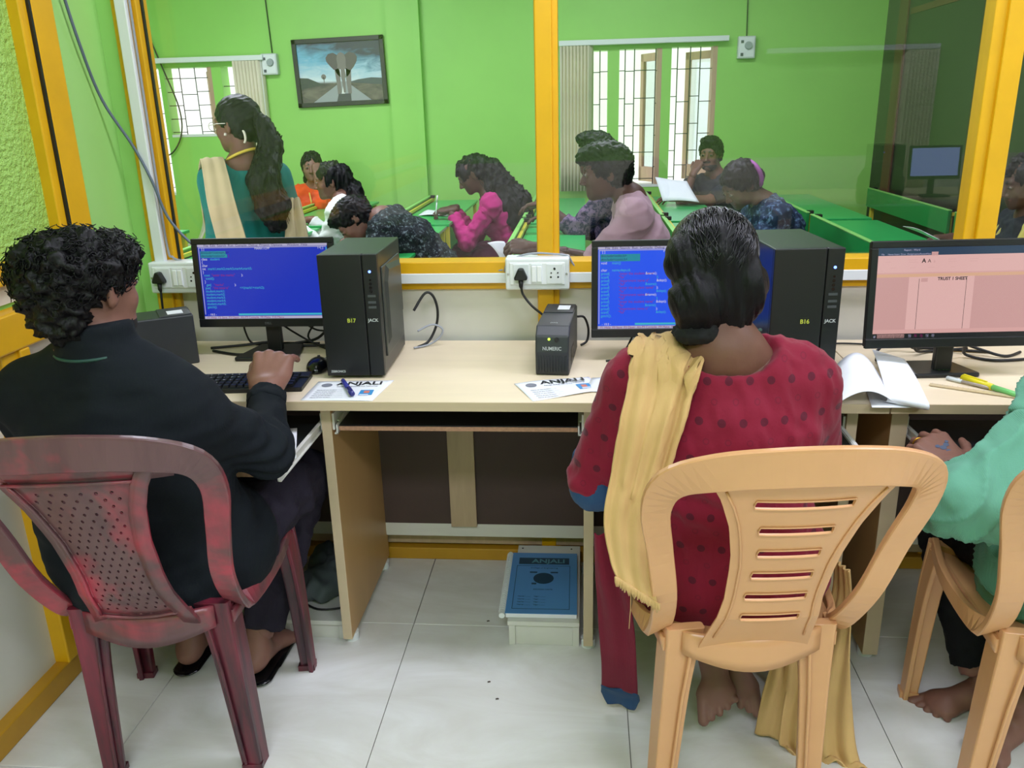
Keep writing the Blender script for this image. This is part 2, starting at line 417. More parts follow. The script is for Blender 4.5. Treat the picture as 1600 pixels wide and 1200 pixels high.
# --- left side wall of the computer room: panelled frame
wl = sbox('wall_left', (XL-.15,YB,0),(XL-.012,YP+.06,ZC), GREEN, label='left side wall with yellow frame and textured green panel')
MB().box((XL-.02,YB,.05),(XL-.004,2.2,.9)).build('cream_panel', CREAM, wl)
MB().box((XL-.02,YB,1.1),(XL-.003,2.08,ZC)).build('textured_panel', GREEN_T, wl, label='rough textured green panel')
MB().box((XL-.02,YB,1.0),(XL-.004,2.05,1.05)).build('cream_strip', CREAM, wl)
MB().box((XL-.02,2.235,.75),(XL+.012,YP,ZC)).build('plaster_strip', GREEN_F, wl, label='smooth pale green strip beside the glass')
struct(MB().box((XL-.01,2.072,.99),(XL+.028,2.103,ZC)).box((XL-.01,2.109,.99),(XL+.036,2.2,ZC)).box((XL-.01,2.2,.99),(XL+.01,2.235,ZC),1).build('trim_1', [YELLOW, GREEN], None, None, .004), 'tall yellow frame post on the left side wall')
struct(MB().box((XL-.01,2.1015,.99),(XL+.0345,2.1105,ZC)).build('trim_2', BLACKM), 'black sealing line in the left yellow post')
struct(MB().box((XL-.01,YB,.9),(XL+.045,2.2,.99)).build('trim_3', YELLOW, None, None, .005), 'yellow horizontal rail on the left side wall')
struct(MB().box((XL-.01,YB,1.05),(XL+.03,2.07,1.1)).build('trim_4', YELLOW, None, None, .004), 'thin yellow rail under the textured green panel')
struct(MB().box((XL-.01,1.745,.06),(XL+.035,1.835,.9)).box((XL-.01,1.8,.06),(XL+.045,1.835,.9)).build('trim_5', YELLOW, None, None, .004), 'yellow upright beside the maroon chair')
struct(MB().box((XL-.01,YB,0),(XL+.03,YP,.062)).build('baseboard_left', YELLOW_D, None, None, .004), 'yellow skirting rail along the left wall')
sbox('wall_stub', (XL-.15,YP-.002,0),(-1.317,YP+.05,ZC), GREEN_F, label='narrow green wall return beside the corner post')
# --- glazed partition between the rooms
pw = sbox('wall_partition', (XL-.15,YP+.012,.05),(XR,YP+.05,.905), CREAM, label='low cream wall panel under the glass partition')
for n, (x0, x1) in enumerate(((-.645,-.139),(-.074,.47),(.47,1.058))):
    pass
def post(n, x0, x1, bead, lab):
    m = MB().box((x0,YP-.004,0),(x1,YP+.06,ZC)).box((bead[0],YP-.016,0),(bead[1],YP+.06,ZC))
    struct(m.build('trim_%d' % n, YELLOW, None, None, .003), lab)
post(6, -1.318, -1.249, (-1.318,-1.268), 'yellow partition post at the left corner')
post(7, -.139, -.074, (-.137,-.09), 'yellow middle post of the glass partition')
post(8, 1.058, 1.142, (1.088,1.14), 'yellow right post of the glass partition')
post(9, 2.28, 2.36, (2.29,2.35), 'yellow partition post beyond the frame')
struct(MB().box((-1.318,YP-.002,.905),(XR,YP+.06,.985)).box((-1.318,YP-.02,.955),(XR,YP+.06,.991)).build('trim_10', YELLOW, None, None, .003), 'yellow sill rail under the glass')
struct(MB().box((XL,YP-.03,0),(XR,YP+.05,.042)).box((XL,YP-.012,.05),(XR,YP+.05,.085),1).build('baseboard_partition', [YELLOW_D, PALEWOOD], None, None, .003), 'yellow bottom rail of the partition under the desks')
for n, (x0, x1) in enumerate(((-1.249,-.139),(-.074,1.058),(1.142,2.28),(2.36,XR))):
    g = MB().box((x0-.005,YP+.028,.98),(x1+.005,YP+.033,ZC)).build('window_%d' % (n+1), GLASS); struct(g, 'clear glass pane of the partition, bay %d from the left' % (n+1))
struct(MB().box((-1.2495,YP+.018,.991),(-1.2445,YP+.03,ZC)).build('trim_11', BLACKM), 'black gasket beside the left partition post')
# --- classroom shell
wins = [(-3.95,-3.475,.81,1.812),(-3.435,-3.03,1.283,1.812),(-2.95,-2.6,.81,1.812),(-.16,.179,.815,1.842),(.268,.597,.81,1.845),(.67,1.02,.82,1.848)]
m = MB(); x = CXL-.1
for (x0,x1,z0,z1) in wins:
    m.box((x,YF,0),(x0,YF+.15,ZC)); m.box((x0,YF,0),(x1,YF+.15,z0)); m.box((x0,YF,z1),(x1,YF+.15,ZC)); x = x1
m.box((x,YF,0),(CXR+.2,YF+.15,ZC)); struct(m.build('wall_far', GREEN), 'bright green far wall of the classroom')
sbox('trim_12', (-1.548,YF-.06,0),(-1.288,YF+.02,ZC), GREEN, label='green pilaster on the far classroom wall')
sbox('wall_classroom_left', (CXL-.1,YP+.06,0),(CXL,YF,ZC), GREEN)
DARKW = mat('dark_wall_tone', (36,38,34), .35, fn=f_speck(3,.8,.03,40))  # one even dark tone for the whole right side wall
wr = sbox('wall_classroom_right', (CXR,YP+.06,0),(CXR+.1,YF,ZC), DARKW, label='dark side wall at the right of the classroom')
MB().box((CXR-.012,6.55,.75),(CXR,6.72,ZC)).build('brown_upright', mat('brown_timber', (92,62,42), .5), wr, label='brown upright on the dark wall')
MB().box((CXR-.008,4.2,1.98),(CXR,6.5,2.02)).build('brown_rail', mat('brown_timber', (92,62,42), .5), wr)
TIM = mat('casement_timber', (196,160,136), .55, fn=f_wood(.85, (20,20,2)))
IRON = mat('black_iron', (30,30,34), .5)
def window(n, x0, x1, z0, z1, verts, casement):
    e = thing('window_%d' % n, 'barred classroom window opening %d from the left on the far wall' % (n-4), 'window', ((x0+x1)/2,YF,z0), kind='structure')
    W = x1-x0; H = z1-z0; xs = [-W/2+W*v for v in verts]
    MB().box((-W/2,-.004,-.012),(W/2,.15,.008)).build('window_sill', mat('sill_white', (222,225,222), .5), e)
    for xx in xs:
        MB().cyl((xx,.03,0), .0042, H, 6).build('bar', IRON, e)
    cols = [-W/2]+xs+[W/2]
    for k in range(len(cols)-1):
        zz = (.14 if k % 2 else .05)*H
        while zz < H:
            MB().cyl((cols[k],.03,zz), .0036, cols[k+1]-cols[k], 6, 0, 'x').build('cross_bar', IRON, e); zz += .235*H*(1 if k % 2 else .85)
    if casement:
        wd, an, pane = casement; m = MB(); M = Matrix.Translation((W/2,.10,0)) @ Matrix.Rotation(-R_(an), 4, 'Z')
        b = .045
        m.box((-wd,0,.01),(-wd+b,.03,H-.02),0,M).box((-b,0,.01),(0,.03,H-.02),0,M).box((-wd,0,.01),(0,.03,.13),0,M).box((-wd,0,H-.08),(0,.03,H-.02),0,M)
        c = m.build('casement', TIM, e, None, .003)
        MB().box((-wd+b,.012,.12),(-b,.017,H-.08),0,M).build('pane', GLASSW, c)
        MB().box((W/2-.035,.0,0),(W/2,.13,H)).build('frame_upright', TIM, e)
window(5, *wins[0], (.35,.72), None); window(6, *wins[1], (.3,.62), (.26,48,1)); window(7, *wins[2], (.3,.65), None)
window(8, *wins[3], (.66,.82), None); window(9, *wins[4], (.14,.36,.86), (.3,62,1)); window(10, *wins[5], (.14,.42,.64), (.33,52,1))
struct(MB().box((-5.5,9.3,-.5),(4,9.4,4.5)).build('wall_neighbour', mat('white_render', (240,240,240), .8, fn=f_speck(3,.9,.1,30))), 'white wall of the house outside the windows')
# ================================================================== desks
def desk(x0, x1, panels, trays, label, strip=None):
    t = thing('computer_desk', label, 'desk', ((x0+x1)/2,2.15,0)); ox, oy = (x0+x1)/2, 2.15
    def P(m, name, mats, bev=.0015, lab=None, par=t):
        m.v = [(a-ox,b-oy,c) for a,b,c in m.v]; return m.build(name, mats, par, None, bev, lab)
    P(MB().box((x0,1.866,.728),(x1,2.43,.75)), 'desktop', WOOD)
    P(MB().box((x0,1.862,.7275),(x1,1.866,.7503)), 'edge_band', EDGE, .0005)
    for px, th in panels:
        sp = P(MB().box((px,1.938,.022),(px+th,2.40,.728)).box((px-.0004,1.936,.022),(px+th+.0004,1.938,.728),1), 'side_panel', [WOODS, EDGE], .0012)
        for yy in (1.975,2.36): P(MB().cyl((px+th/2,yy,0), .02, .024, 14), 'foot', WHITEP, 0, 'white round plastic foot', sp)
    for a, b in zip(panels[:-1], panels[1:]):
        xa, xb = a[0]+a[1], b[0]
        if xb-xa < .2: continue
        P(MB().box((xa,2.385,.15),(xb,2.391,.725)), 'back_panel', BROWN, 0, 'dark brown hardboard back')
        P(MB().box((xa,2.386,.105),(xb,2.40,.15)), 'bottom_batten', CREAM, 0)
    for xa, xb, y0 in trays:
        tr = P(MB().box((xa+.014,y0,.642),(xb-.014,y0+.36,.654)).box((xa+.014,y0+.0005,.654),(xb-.014,y0+.36,.656),1).box((xa+.016,y0-.0012,.6425),(xb-.016,y0,.6538),2), 'keyboard_tray', [BROWN, BLACKM, CHIP], 0)
        for xx, s in ((xa,1),(xb,-1)):
            P(MB().box((xx,1.945,.645),(xx+s*.006,2.38,.69)).box((xx+s*.006,y0-.012,.636),(xx+s*.015,y0+.36,.64)).box((xx+s*.011,y0-.012,.636),(xx+s*.015,y0+.36,.662)).box((xx+s*.004,y0+.02,.66),(xx+s*.013,y0+.36,.664)), 'slide_rail', mat('white_enamel_steel', (214,214,208), .3), .0008, None, tr)
    if strip:
        P(MB().box((strip[0],2.372,.146),(strip[1],2.384,.642)), 'cross_strip', PALEWOOD, .001, 'pale plywood strip down the back')
    return t
desk(XL+.015, .7, [(-1.36,.018),(-.667,.025),(.0,.025),(.631,.025)], [(-1.342,-.667,1.66),(-.642,.0,1.95),(.025,.631,1.72)],
     'long pale wood computer desk with an open knee space in the middle', (-.424,-.341))
desk(.703, 2.55, [(.735,.038),(1.45,.025),(2.2,.025)], [(.773,1.45,1.655),(1.475,2.2,1.95)], 'pale wood computer desk at the right, under the pink screen')
# ================================================================== computers
SCR_TXT = {}
def emat(name, rgb, s=1.0):
    m = mat(name, (5,5,6), .25, emit=rgb, estr=s); return m
SB = emat('blue_screen', (34,56,196), .8); SB2 = emat('vivid_blue_screen', (38,84,232), 1.0)
T_W = emat('screen_white', (214,214,226), .9); T_C = emat('screen_cyan', (70,190,214), .8); T_R = emat('screen_crimson', (150,40,110), .8)
T_T = emat('screen_teal', (40,150,170), .8); T_L = emat('screen_lilac', (190,185,215), .8); T_B = emat('screen_deep_blue', (30,30,110), .8)
S_P = emat('pink_screen', (214,164,160), .95); S_P2 = emat('pink_screen_page', (222,176,172), .95); S_PD = emat('pink_screen_shade', (206,158,155), .92); S_N = emat('screen_navy', (48,70,96), .8); S_K = emat('screen_black', (40,40,44), .6)
def monitor(label, loc, rz, W, H, zb, tilt, stand, screen, brand):
    """loc = point on the desk under the panel; zb = height of panel bottom above desk"""
    t = thing('monitor', label, 'monitor', loc, rz)
    M = Matrix.Translation((0,0,zb)) @ Matrix.Rotation(-R_(tilt), 4, 'X')
    b = .017; bb = .024; fr = MB()
    fr.box((-W/2,0,0),(W/2,.012,bb),0,M).box((-W/2,0,H-b),(W/2,.012,H),0,M).box((-W/2,0,bb),(-W/2+b,.012,H-b),0,M).box((W/2-b,0,bb),(W/2,.012,H-b),0,M)
    fr.build('bezel', BLACK, t, None, .002)
    MB().box((-W/2+.002,.010,.002),(W/2-.002,.026,H-.002),0,M).box((-W*.3,.026,H*.15),(W*.3,.048,H*.8),0,M).build('back_shell', BLACK, t, None, .004)
    s = MB().box((-W/2+b,.004,bb),(W/2-b,.0105,H-b),0,M).build('screen', screen, t)
    sw, sh = W-2*b, H-b-bb
    def S(u, v, d=.0035): return M @ Vector((-W/2+b+u*sw, d, bb+(1-v)*sh))
    rot = M.to_euler(); rx = (R_(90)-R_(tilt)*1, 0, 0)
    ey = Matrix.Rotation(-R_(tilt), 4, 'X') @ Matrix.Rotation(R_(90), 4, 'X'); eul = ey.to_euler()
    def tx(u, v, st, size, m, al='LEFT', sx=1, bold=.0): return text('screen_text', st, t, S(u,v), eul, size, m, 0.00005, al, sx, bold)
    def rect(u0, v0, u1, v1, m, d=.0037, name='screen_patch'):
        q = [S(u0,v1,d), S(u1,v1,d), S(u1,v0,d), S(u0,v0,d)]; mm = MB(); mm.add(q, [(0,1,2,3)]); return mm.build(name, m, t)
    if brand: text('lettering', brand, t, M @ Vector((0,-.0006,.008)), eul, .009, mat('dim_grey_print', (96,98,100), .5), .0001, 'CENTER')
    pn, bx, by = stand
    MB().box((-.022,.03,.008),(.022,.05,zb+H*.45)).build('neck', BLACK, t, None, .004)
    base = MB().prism([(-bx/2,by[0]),(bx/2,by[0]),(bx/2+.004,by[0]+.008),(bx*.36,by[1]),(-bx*.36,by[1]),(-bx/2-.004,by[0]+.008)], 0, .012).build('base', BLACK, t, None, .004)
    if pn: text('lettering', pn, t, (.005,by[0]+.03,.0125), (0,0,0), .02, mat('green_print', (120,190,60), .5), .0001, 'CENTER', 1, .0004)
    return t, tx, rect
D = .75
def code_screen(tx, rect, title, lines, hl):
    rect(0,0,1,.032, T_L); rect(.008,.038,.992,.047, T_L); rect(.006,.04,.011,.94, T_L); rect(.988,.05,.994,.95, T_C)
    tx(.05,.028, 'File  Edit  Search  Run  Compile  Debug  Project  Options     Window  Help', .0085, T_B, 'LEFT', 1.14)
    tx(.5,.072, title, .0085, T_W, 'CENTER'); tx(.03,.072, '[ ]', .0085, T_W); tx(.97,.072, '1=[ ]', .0085, T_W, 'RIGHT')
    rect(0,.965,1,1, T_L); tx(.02,.995, 'F1 Help  F2 Save  F3 Open  Alt-F9 Compile  F9 Make  F10 Menu', .0082, T_R, 'LEFT', 1.05)
    rect(.27,.93,.97,.955, T_C); tx(.03,.955, '- 10:2 -', .0085, T_W)
    for (r, u0, u1) in hl: rect(u0,.088+r*.043,u1,.088+(r+1)*.043, T_T)
    for r, items in lines:
        for u, st, m in items: tx(u,.122+r*.043, st, .0100, m, 'LEFT', .92)
L1 = [(0,[(.022,'#include<iostream.h>',T_B)]),(1,[(.022,'#include<conio.h>',T_B),(.235,'|',T_R)]),(2,[(.022,'class',T_W),(.09,'student',T_C)]),(3,[(.022,'{',T_W)]),(4,[(.022,'char',T_W)]),
      (5,[(.022,'int',T_W),(.065,'mark1,mark2,mark3,mark4,mark5;',T_C)]),(6,[(.022,'}',T_W)]),(7,[(.03,'cout',T_C),(.09,'"enter the marks:"',T_R),(.32,');',T_W)]),(8,[(.04,'total();',T_C)]),(9,[(.03,'}',T_W)]),
      (10,[(.04,'get(',T_C),(.10,'"marks"',T_R),(.26,');',T_W)]),(11,[(.03,'put(',T_C),(.09,'"the total is"',T_R),(.30,'<<(mark1+mark2);',T_C)])]+[(12+k,[(.03,'student.mark%d;' % (k+1),T_C)]) for k in range(5)]+[(17,[(.03,'getch();',T_C)])]
t, tx, rect = monitor('black monitor with a blue code screen, in front of the man in black', (-.905,2.26,D), R_(1), .408, .253, .088, 4, ('acer', .178, (-.055,.10)), SB, 'DELL')
code_screen(tx, rect, 'MARK1.CPP', L1, [(0,.018,.215),(1,.018,.225)])
L2 = [(0,[(.022,'#include<stdio.h>',T_B)]),(1,[(.022,'#include<conio.h>',T_B)]),(2,[(.022,'void',T_W),(.10,'main()',T_C)]),(4,[(.022,'char',T_W),(.10,'name,dept,id;',T_C)])]
for k in range(12):
    L2.append((5+k,[(.022,'printf(' if k % 2 == 0 else 'scanf(',T_C),(.15,('"enter the student name"','"%s"','"department name is"','"%d"')[k%4],T_R),(.42 if k % 3 else .34,('&name);',');','&dept);')[k%3],T_C if k % 2 else T_W)]))
L2.append((17,[(.022,'getch();',T_C)]))
t, tx, rect = monitor('black monitor with a vivid blue code screen, half hidden by the woman in red', (.222,2.21,D), R_(2), .405, .262, .068, 3, (None, .19, (-.05,.09)), SB2, None)
code_screen(tx, rect, 'FILE1.C', L2, [(0,.018,.30),(1,.018,.30)])
t, tx, rect = monitor('black monitor with a pinkish document screen at the right edge', (.905,2.062,D), R_(4), .428, .263, .08, 5, ('acer', .155, (-.0,.12)), S_P, None)
rect(0,0,1,.085, S_N); rect(.325,.05,.365,.095, S_P); tx(.155,.035,'Report - Word', .0062, T_L); tx(.88,.04,'Sign in', .0065, T_L)
for k, wd in enumerate(('File','Home','Insert','Draw','Design','Layout','Review','View')): tx(.02+k*.039,.078, wd, .0055, T_L)
rect(0,.085,1,.27, S_P2); tx(.27,.165,'A', .014, S_K,'LEFT',1,.0004); tx(.305,.165,'A', .012, S_K); tx(.34,.165,'a', .011, S_PD)
for (u, v, n_) in ((.19,.14,9),(.19,.165,10),(.43,.14,8),(.43,.165,9),(.56,.14,9),(.56,.165,8),(.7,.15,12),(.05,.16,6),(.08,.225,6),(.2,.225,6),(.31,.225,7),(.45,.225,5),(.02,.255,3)): tx(u,v,'-'*n_, .007, S_PD)
rect(0,.285,1,.32, emat('pink_screen_ruler', (216,170,140), .95)); rect(.2,.31,.60,.90, S_P2,.0038); rect(0,.32,.2,.90, S_PD,.0036); rect(.60,.32,1,.90, S_PD,.0036)
rect(.262,.34,.2645,.90, S_K); rect(.552,.34,.5545,.90, S_K); rect(.275,.335,.315,.375, S_PD); tx(.375,.36,'TRUST 1 SHEET', .0105, S_K, 'LEFT', 1, .0003)
rect(0,.945,1,1, S_K); rect(.03,.95,.2,.995, S_P); tx(.008,.988,'#', .009, T_L)
for k, mm in enumerate((T_L, T_R, T_R, T_L, T_L)): rect(.225+k*.036,.957,.242+k*.036,.99, mm)
# --- towers
LEDB = emat('blue_led', (90,120,255), 6); LEDR = emat('red_led', (255,60,110), 5); LEDG = emat('green_led', (190,255,60), 4)
STK = mat('sticker_black', (22,26,14), .5); STY = mat('sticker_yellow', (190,200,70), .5); SILV = mat('silver_print', (190,195,198), .4)
def tower(label, loc, rz, W, Dp, H, code, hump=True):
    t = thing('computer_tower', label, 'computer', loc, rz)
    MB().box((-W/2,.012,.01),(W/2,Dp,H)).build('case', BLACKM, t, None, .003)
    fm = MB().box((-W/2,0,.008),(W*.24,.014,H)).box((W*.255,0,.008),(W/2,.014,H)).box((W*.235,.004,.01),(W*.26,.012,H-.002)).build('front_panel', BLACK, t, None, .003)
    MB().box((W/2-.001,.04,.05),(W/2+.004,Dp-.03,H-.04)).build('side_panel', mat('side_steel', (66,70,66), .38, .3), t, None, .002)
    if hump:
        m = MB(); m.add([(W/2+.003,.055,.075),(W/2+.003,Dp-.035,.12),(W/2+.003,Dp-.035,H-.055),(W/2+.003,.085,H-.04),(W/2+.003,.055,H-.08),
                         (W/2+.011,.07,.095),(W/2+.011,Dp-.05,.13),(W/2+.011,Dp-.05,H-.07),(W/2+.011,.092,H-.055),(W/2+.011,.07,H-.085)],
                        [(5,6,7,8,9)]+[(k,(k+1)%5,5+(k+1)%5,5+k) for k in range(5)]); m.build('side_bulge', mat('side_steel', (66,70,66), .38, .3), t)
    MB().cyl((W*.37,.001,H*.865), .0035, -.002, 12, 0, 'y').build('power_light', LEDB, t)
    for k, zz in enumerate((.80,.77,.74,.71)): MB().cyl((W*.37,.0015,H*zz), .004 if k else .003, -.002, 10, 0, 'y').build('button', BLACKG, t)
    for zz in (.665,.615,.575): MB().box((W*.31,-.001,H*zz),(W*.44,.001,H*zz+.006)).build('usb_port', mat('port_grey', (70,74,78), .4), t)
    st = MB().box((-W*.06,-.001,H*.46),(W*.06,.0005,H*.51)).build('sticker', STK, t, None, 0, 'yellow-lettered asset sticker')
    text('lettering', code, st, (0,-.0014,H*.466), (R_(90),0,0), .0145, STY, .0001, 'CENTER', 1, .0003)
    text('lettering', 'JACK', t, (W*.37,-.0006,H*.47), (R_(90),0,0), .0115, SILV, .0001, 'CENTER', 1, .0002)
    text('lettering', 'ZEBRONICS', t, (-W*.43,-.0006,H*.055), (R_(90),0,0), .008, SILV, .0001, 'LEFT', .9, .0002)
    for sx in (-1,1):
        for yy in (.04,Dp-.05): MB().cyl((sx*W*.36,yy,0), .012, .011, 10).build('foot', CABLE, t)
    return t
tower('black computer tower with blue light beside the left monitor', (-.598,2.048,D), R_(1.5), .153, .30, .328, 'B17')
t2 = tower('black computer tower behind the shoulder of the woman in red', (.528,2.0,D), R_(4), .165, .33, .338, 'B16', False)
MB().cyl((.045,-.0005,.084), .004, -.002, 12, 0, 'y').build('drive_light', LEDR, t2)
# --- UPS units
UPSM = mat('ups_plastic', (46,49,54), .45, fn=f_speck(30,.92,.06,300,.001))
def ups(label, loc, rz, W, Dp, H, front=True):
    t = thing('power_backup', label, 'power backup', loc, rz)
    prof = [(0,0),(Dp,0),(Dp,H),(.03,H),(.004,H*.82),(-.004,H*.5)]
    m = MB(); n = len(prof); vs = [(-W/2,y,z) for y,z in prof]+[(W/2,y,z) for y,z in prof]
    m.add(vs, [tuple(range(n)), tuple(range(n,2*n))[::-1]]+[(k,n+k,n+(k+1)%n,(k+1)%n) for k in range(n)]); m.build('case', UPSM, t, None, .004)
    MB().box((-W*.46,Dp*.62,H-.001),(W*.46,Dp-.004,H+.003)).build('rear_ridge', UPSM, t, None, .001)
    g = MB()
    for k in range(11): g.box((-W*.42+k*W*.084-.0012,-.0055,.01),(-W*.42+k*W*.084+.0012,.004,H*.42))
    g.build('front_ribs', UPSM, t)
    MB().box((-W*.06,Dp*.72,H+.002),(W*.32,Dp*.9,H+.004)).build('sticker', PAPER, t)
    MB().cyl((-.008,.0035,H*.76), .003, -.004, 10, 0, 'y').build('status_light', LEDG, t); MB().cyl((.012,.003,H*.75), .006, -.004, 12, 0, 'y').build('button', BLACKG, t)
    text('lettering', 'NUMERIC', t, (0,-.0046,H*.54), (R_(86),0,0), .0135, SILV, .0001, 'CENTER', .85, .0002)
    text('lettering', '(W)', t, (0,.05,H+.0005), (0,0,0), .012, SILV, .0001, 'CENTER')
    s = MB()
    for k in range(7): s.box((W/2-.001,.06+k*.012,.015),(W/2+.001,.065+k*.012,.055))
    s.build('vents', BLACKG, t); return t
ups('small black backup box under the middle wall socket', (-.083,2.08,D), R_(-4), .088, .27, .128)
ups('black backup box behind the head of the man in black', (-1.318,2.12,D), R_(-58), .115, .23, .142)
# --- keyboard and mouse
t = thing('keyboard', 'black keyboard under the hand of the man in black', 'keyboard', (-.90,1.985,D), R_(5))
kb = MB().box((-.185,-.062,0),(.185,.062,.012)).box((-.185,.02,.012),(.185,.062,.016)).build('body', BLACK, t, None, .004)
km = None
for r in range(5):
    for c in range(19):
        if c in (14,): continue
        x = -.172+c*.0181; y = -.046+r*.0195
        if km is None:
            o = MB().add([(-.0075,-.008,0),(.0075,-.008,0),(.0075,.008,0),(-.0075,.008,0),(-.006,-.006,.006),(.006,-.006,.006),(.006,.0065,.0065),(-.006,.0065,.0065)], [(4,5,6,7),(0,1,5,4),(1,2,6,5),(2,3,7,6),(3,0,4,7)]).build('key', BLACK, t); km = o.data
        else: o = link('key', km, t)
        o.location = (x,y,.0125+r*.0008)
mk = mat('key_print', (200,204,208), .6); KS = ['ZXCVBNM,./','ASDFGHJKL;','QWERTYUIOP','1234567890']
for r, row in enumerate(KS):
    for c, ch in enumerate(row): text('key_legend', ch, t, (-.152+c*.0181+r*-.004,-.030+r*.0195-.001,.0198+r*.0008), (0,0,0), .0075, mk, .00005)
for r in range(4):
    for c in range(3): text('key_legend', str((r*3+c+1)%10), t, (-.172+(15+c)*.0181-.003,-.046+r*.0195-.002,.0198+r*.0008), (0,0,0), .0085, mk, .00005)
t = thing('computer_mouse', 'black mouse between the keyboard and the left tower', 'mouse', (-.728,2.13,D), R_(8))
S = SDF(); S.ell((0,0,.004),(.031,.052,.030)).cut((0,0,.001),(0,0,-1)); npmesh('shell', [S.mesh(.0035)], [BLACKG], t)
MB().cyl((-.003,.028,.026), .007, .006, 12, 0, 'x').build('scroll_wheel', CABLE, t)
MB().tube([(.0,.05,.012),(.006,.09,.006),(.03,.13,.004)], .0018, 6, 0, True, 5).build('cord', CABLEG, t)
# --- papers, pens
def sheet(label, cat, pts, name='printed_sheet', curl=0):
    c = sum((Vector((p[0],p[1],0)) for p in pts), Vector((0,0,0)))/4; t = thing(name, label, cat, (c.x,c.y,D))
    A,B,C_,Dd = [Vector((p[0],p[1],0))-Vector((c.x,c.y,0)) for p in pts]   # back-left, back-right, front-right, front-left
    def fn(u, v):
        p = (A*(1-u)+B*u)*(1-v)+(Dd*(1-u)+C_*u)*v; z = .0012+curl*(math.sin(u*3.1)*.5+.5*math.sin(v*4+u*5))*.5
        return (p.x,p.y,max(z,.0008))
    MB().grid(lambda u, v: fn(u, 1-v), 14, 10, 0, .0004).build('sheet', PAPER, t)
    ang = math.atan2((B-A).y,(B-A).x); W = (B-A).length
    def at(u, v): p = fn(u, v); return (p[0],p[1],p[2]+.0012)
    return t, at, ang, W
def form(label, pts, curl):
    t, at, ang, W = sheet(label, 'paper', pts, 'printed_sheet', curl)
    text('heading', 'ANJALI', t, at(.30,.24), (0,0,ang), W*.17, INK, .0001, 'LEFT', 1.12, .0007)
    text('lettering', 'College of Engineering and Technology', t, at(.32,.34), (0,0,ang), W*.034, INKG)
    for k in range(5):
        text('lettering', 'Name of the student : ..............................'[:30+3*k], t, at(.10,.52+k*.095), (0,0,ang), W*.03, INKG)
    m = MB(); a = at(.17,.24); m.cyl((a[0],a[1],a[2]-.0006), W*.07, .0006, 20); m.build('seal', INKG, t)
    c, s = math.cos(ang), math.sin(ang)
    def patch(nm, u, v, w_, h_, mm, dz=0):
        p = at(u, v); q = MB(); q.add([(p[0]+x*c-y*s,p[1]+x*s+y*c,p[2]-.0004+dz) for x,y in ((-w_/2,-h_/2),(w_/2,-h_/2),(w_/2,h_/2),(-w_/2,h_/2))], [(0,1,2,3)]); q.build(nm, mm, t)
    patch('photo', .80,.62, W*.17, W*.20, mat('photo_blue', (60,140,200), .5)); patch('photo_face', .80,.60, W*.07, W*.09, mat('photo_face', (205,120,105), .6), .0003); patch('photo_shirt', .80,.74, W*.11, W*.05, mat('photo_shirt', (205,215,235), .6), .0003)
    return t
form('printed form with a blue pen on it, before the left tower', [(-.692,2.019),(-.494,2.033),(-.512,1.869),(-.692,1.872)], .001)
form('curled printed form in front of the small backup box', [(-.178,2.005),(.012,2.066),(.052,1.956),(-.122,1.872)], .006)
def pen(label, a, b, r, ms, cap=.35):
    a = Vector(a); b = Vector(b); t = thing('pen', label, 'pen', (a+b)/2); o = (a+b)/2; m = a.lerp(b, cap)
    MB().tube([a-o, m-o], [r*1.15,r*1.15], 10).build('cap', ms[0], t); MB().tube([m-o, (a.lerp(b,.94))-o, b-o], [r,r,r*.35], 10).build('barrel', ms[1], t)
    MB().bar(a.lerp(b,.02)-o+Vector((0,0,r*1.25)), a.lerp(b,cap*.8)-o+Vector((0,0,r*1.25)), r*.6, r*.4).build('clip', ms[0], t); return t
pen('blue ballpoint pen lying on the printed form', (-.567,1.893,D+.011), (-.625,2.01,D+.009), .0058, (mat('pen_navy', (44,44,120), .3), mat('pen_navy2', (50,54,140), .3)))
pen('yellow and green felt pen on the desk at the right', (.93,2.04,D+.009), (1.0,1.905,D+.008), .0068, (mat('pen_yellow', (228,214,30), .4), mat('pen_mint', (120,205,120), .4)), .55)
pen('clear ballpoint pen beside the yellow felt pen', (.895,2.045,D+.006), (.965,1.965,D+.006), .004, (mat('pen_clear', (205,212,215), .2), mat('pen_clear2', (170,160,150), .2)))
t = thing('ruler', 'clear plastic ruler lying below the yellow felt pen', 'ruler', (.945,1.945,D)); MB().bar((-.105,.06,.0025),(.125,-.075,.0025), .018, .002).build('blade', mat('ruler_clear', (204,186,150), .25), t)
m = MB()
for k in range(24): a = Vector((-.1,.0573,.0036)).lerp(Vector((.12,-.072,.0036)), k/23); m.bar(a+Vector((.003,.006,0)), a+Vector((.0045 if k%5 else .006,.010 if k%5 else .013,0)), .0006,.0003)
m.build('markings', INKG, t)
# curled stack of white sheets at the right of the woman
t = thing('folded_papers', 'large white sheets curled over on the desk beside the woman in red', 'paper', (.70,1.95,D))
def curl1(u, v):   # lower sheet whose left part rises into a roll
    y = -.105+.2*v; x = -.13+.15*u; z = .004+.062*math.sin(min(1,u*1.06)*math.pi)*(.55+.6*v)+.004*math.sin(v*5)
    return (x+.03*v, y, z)
def curl2(u, v):   # the flap folding over towards the front
    a = u*math.pi*1.0; y0 = .12-.225*v
    A, B, C_, D_ = Vector((.045,.20,.05)), Vector((.115,.165,.034)), Vector((.062,-.135,.024)), Vector((-.012,-.085,.026))
    if v < .78:
        q = v/.78; p = (A*(1-u)+B*u)*(1-q)+(D_*(1-u)+C_*u)*q; return (p.x, p.y, p.z+.006*math.sin(q*3.14))
    q = (v-.78)/.22; p = D_*(1-u)+C_*u; an = q*math.pi*1.1; return (p.x+.0*u, p.y-.013*math.sin(an)+.055*max(0,q-.5), p.z-.0115*(1-math.cos(an)))
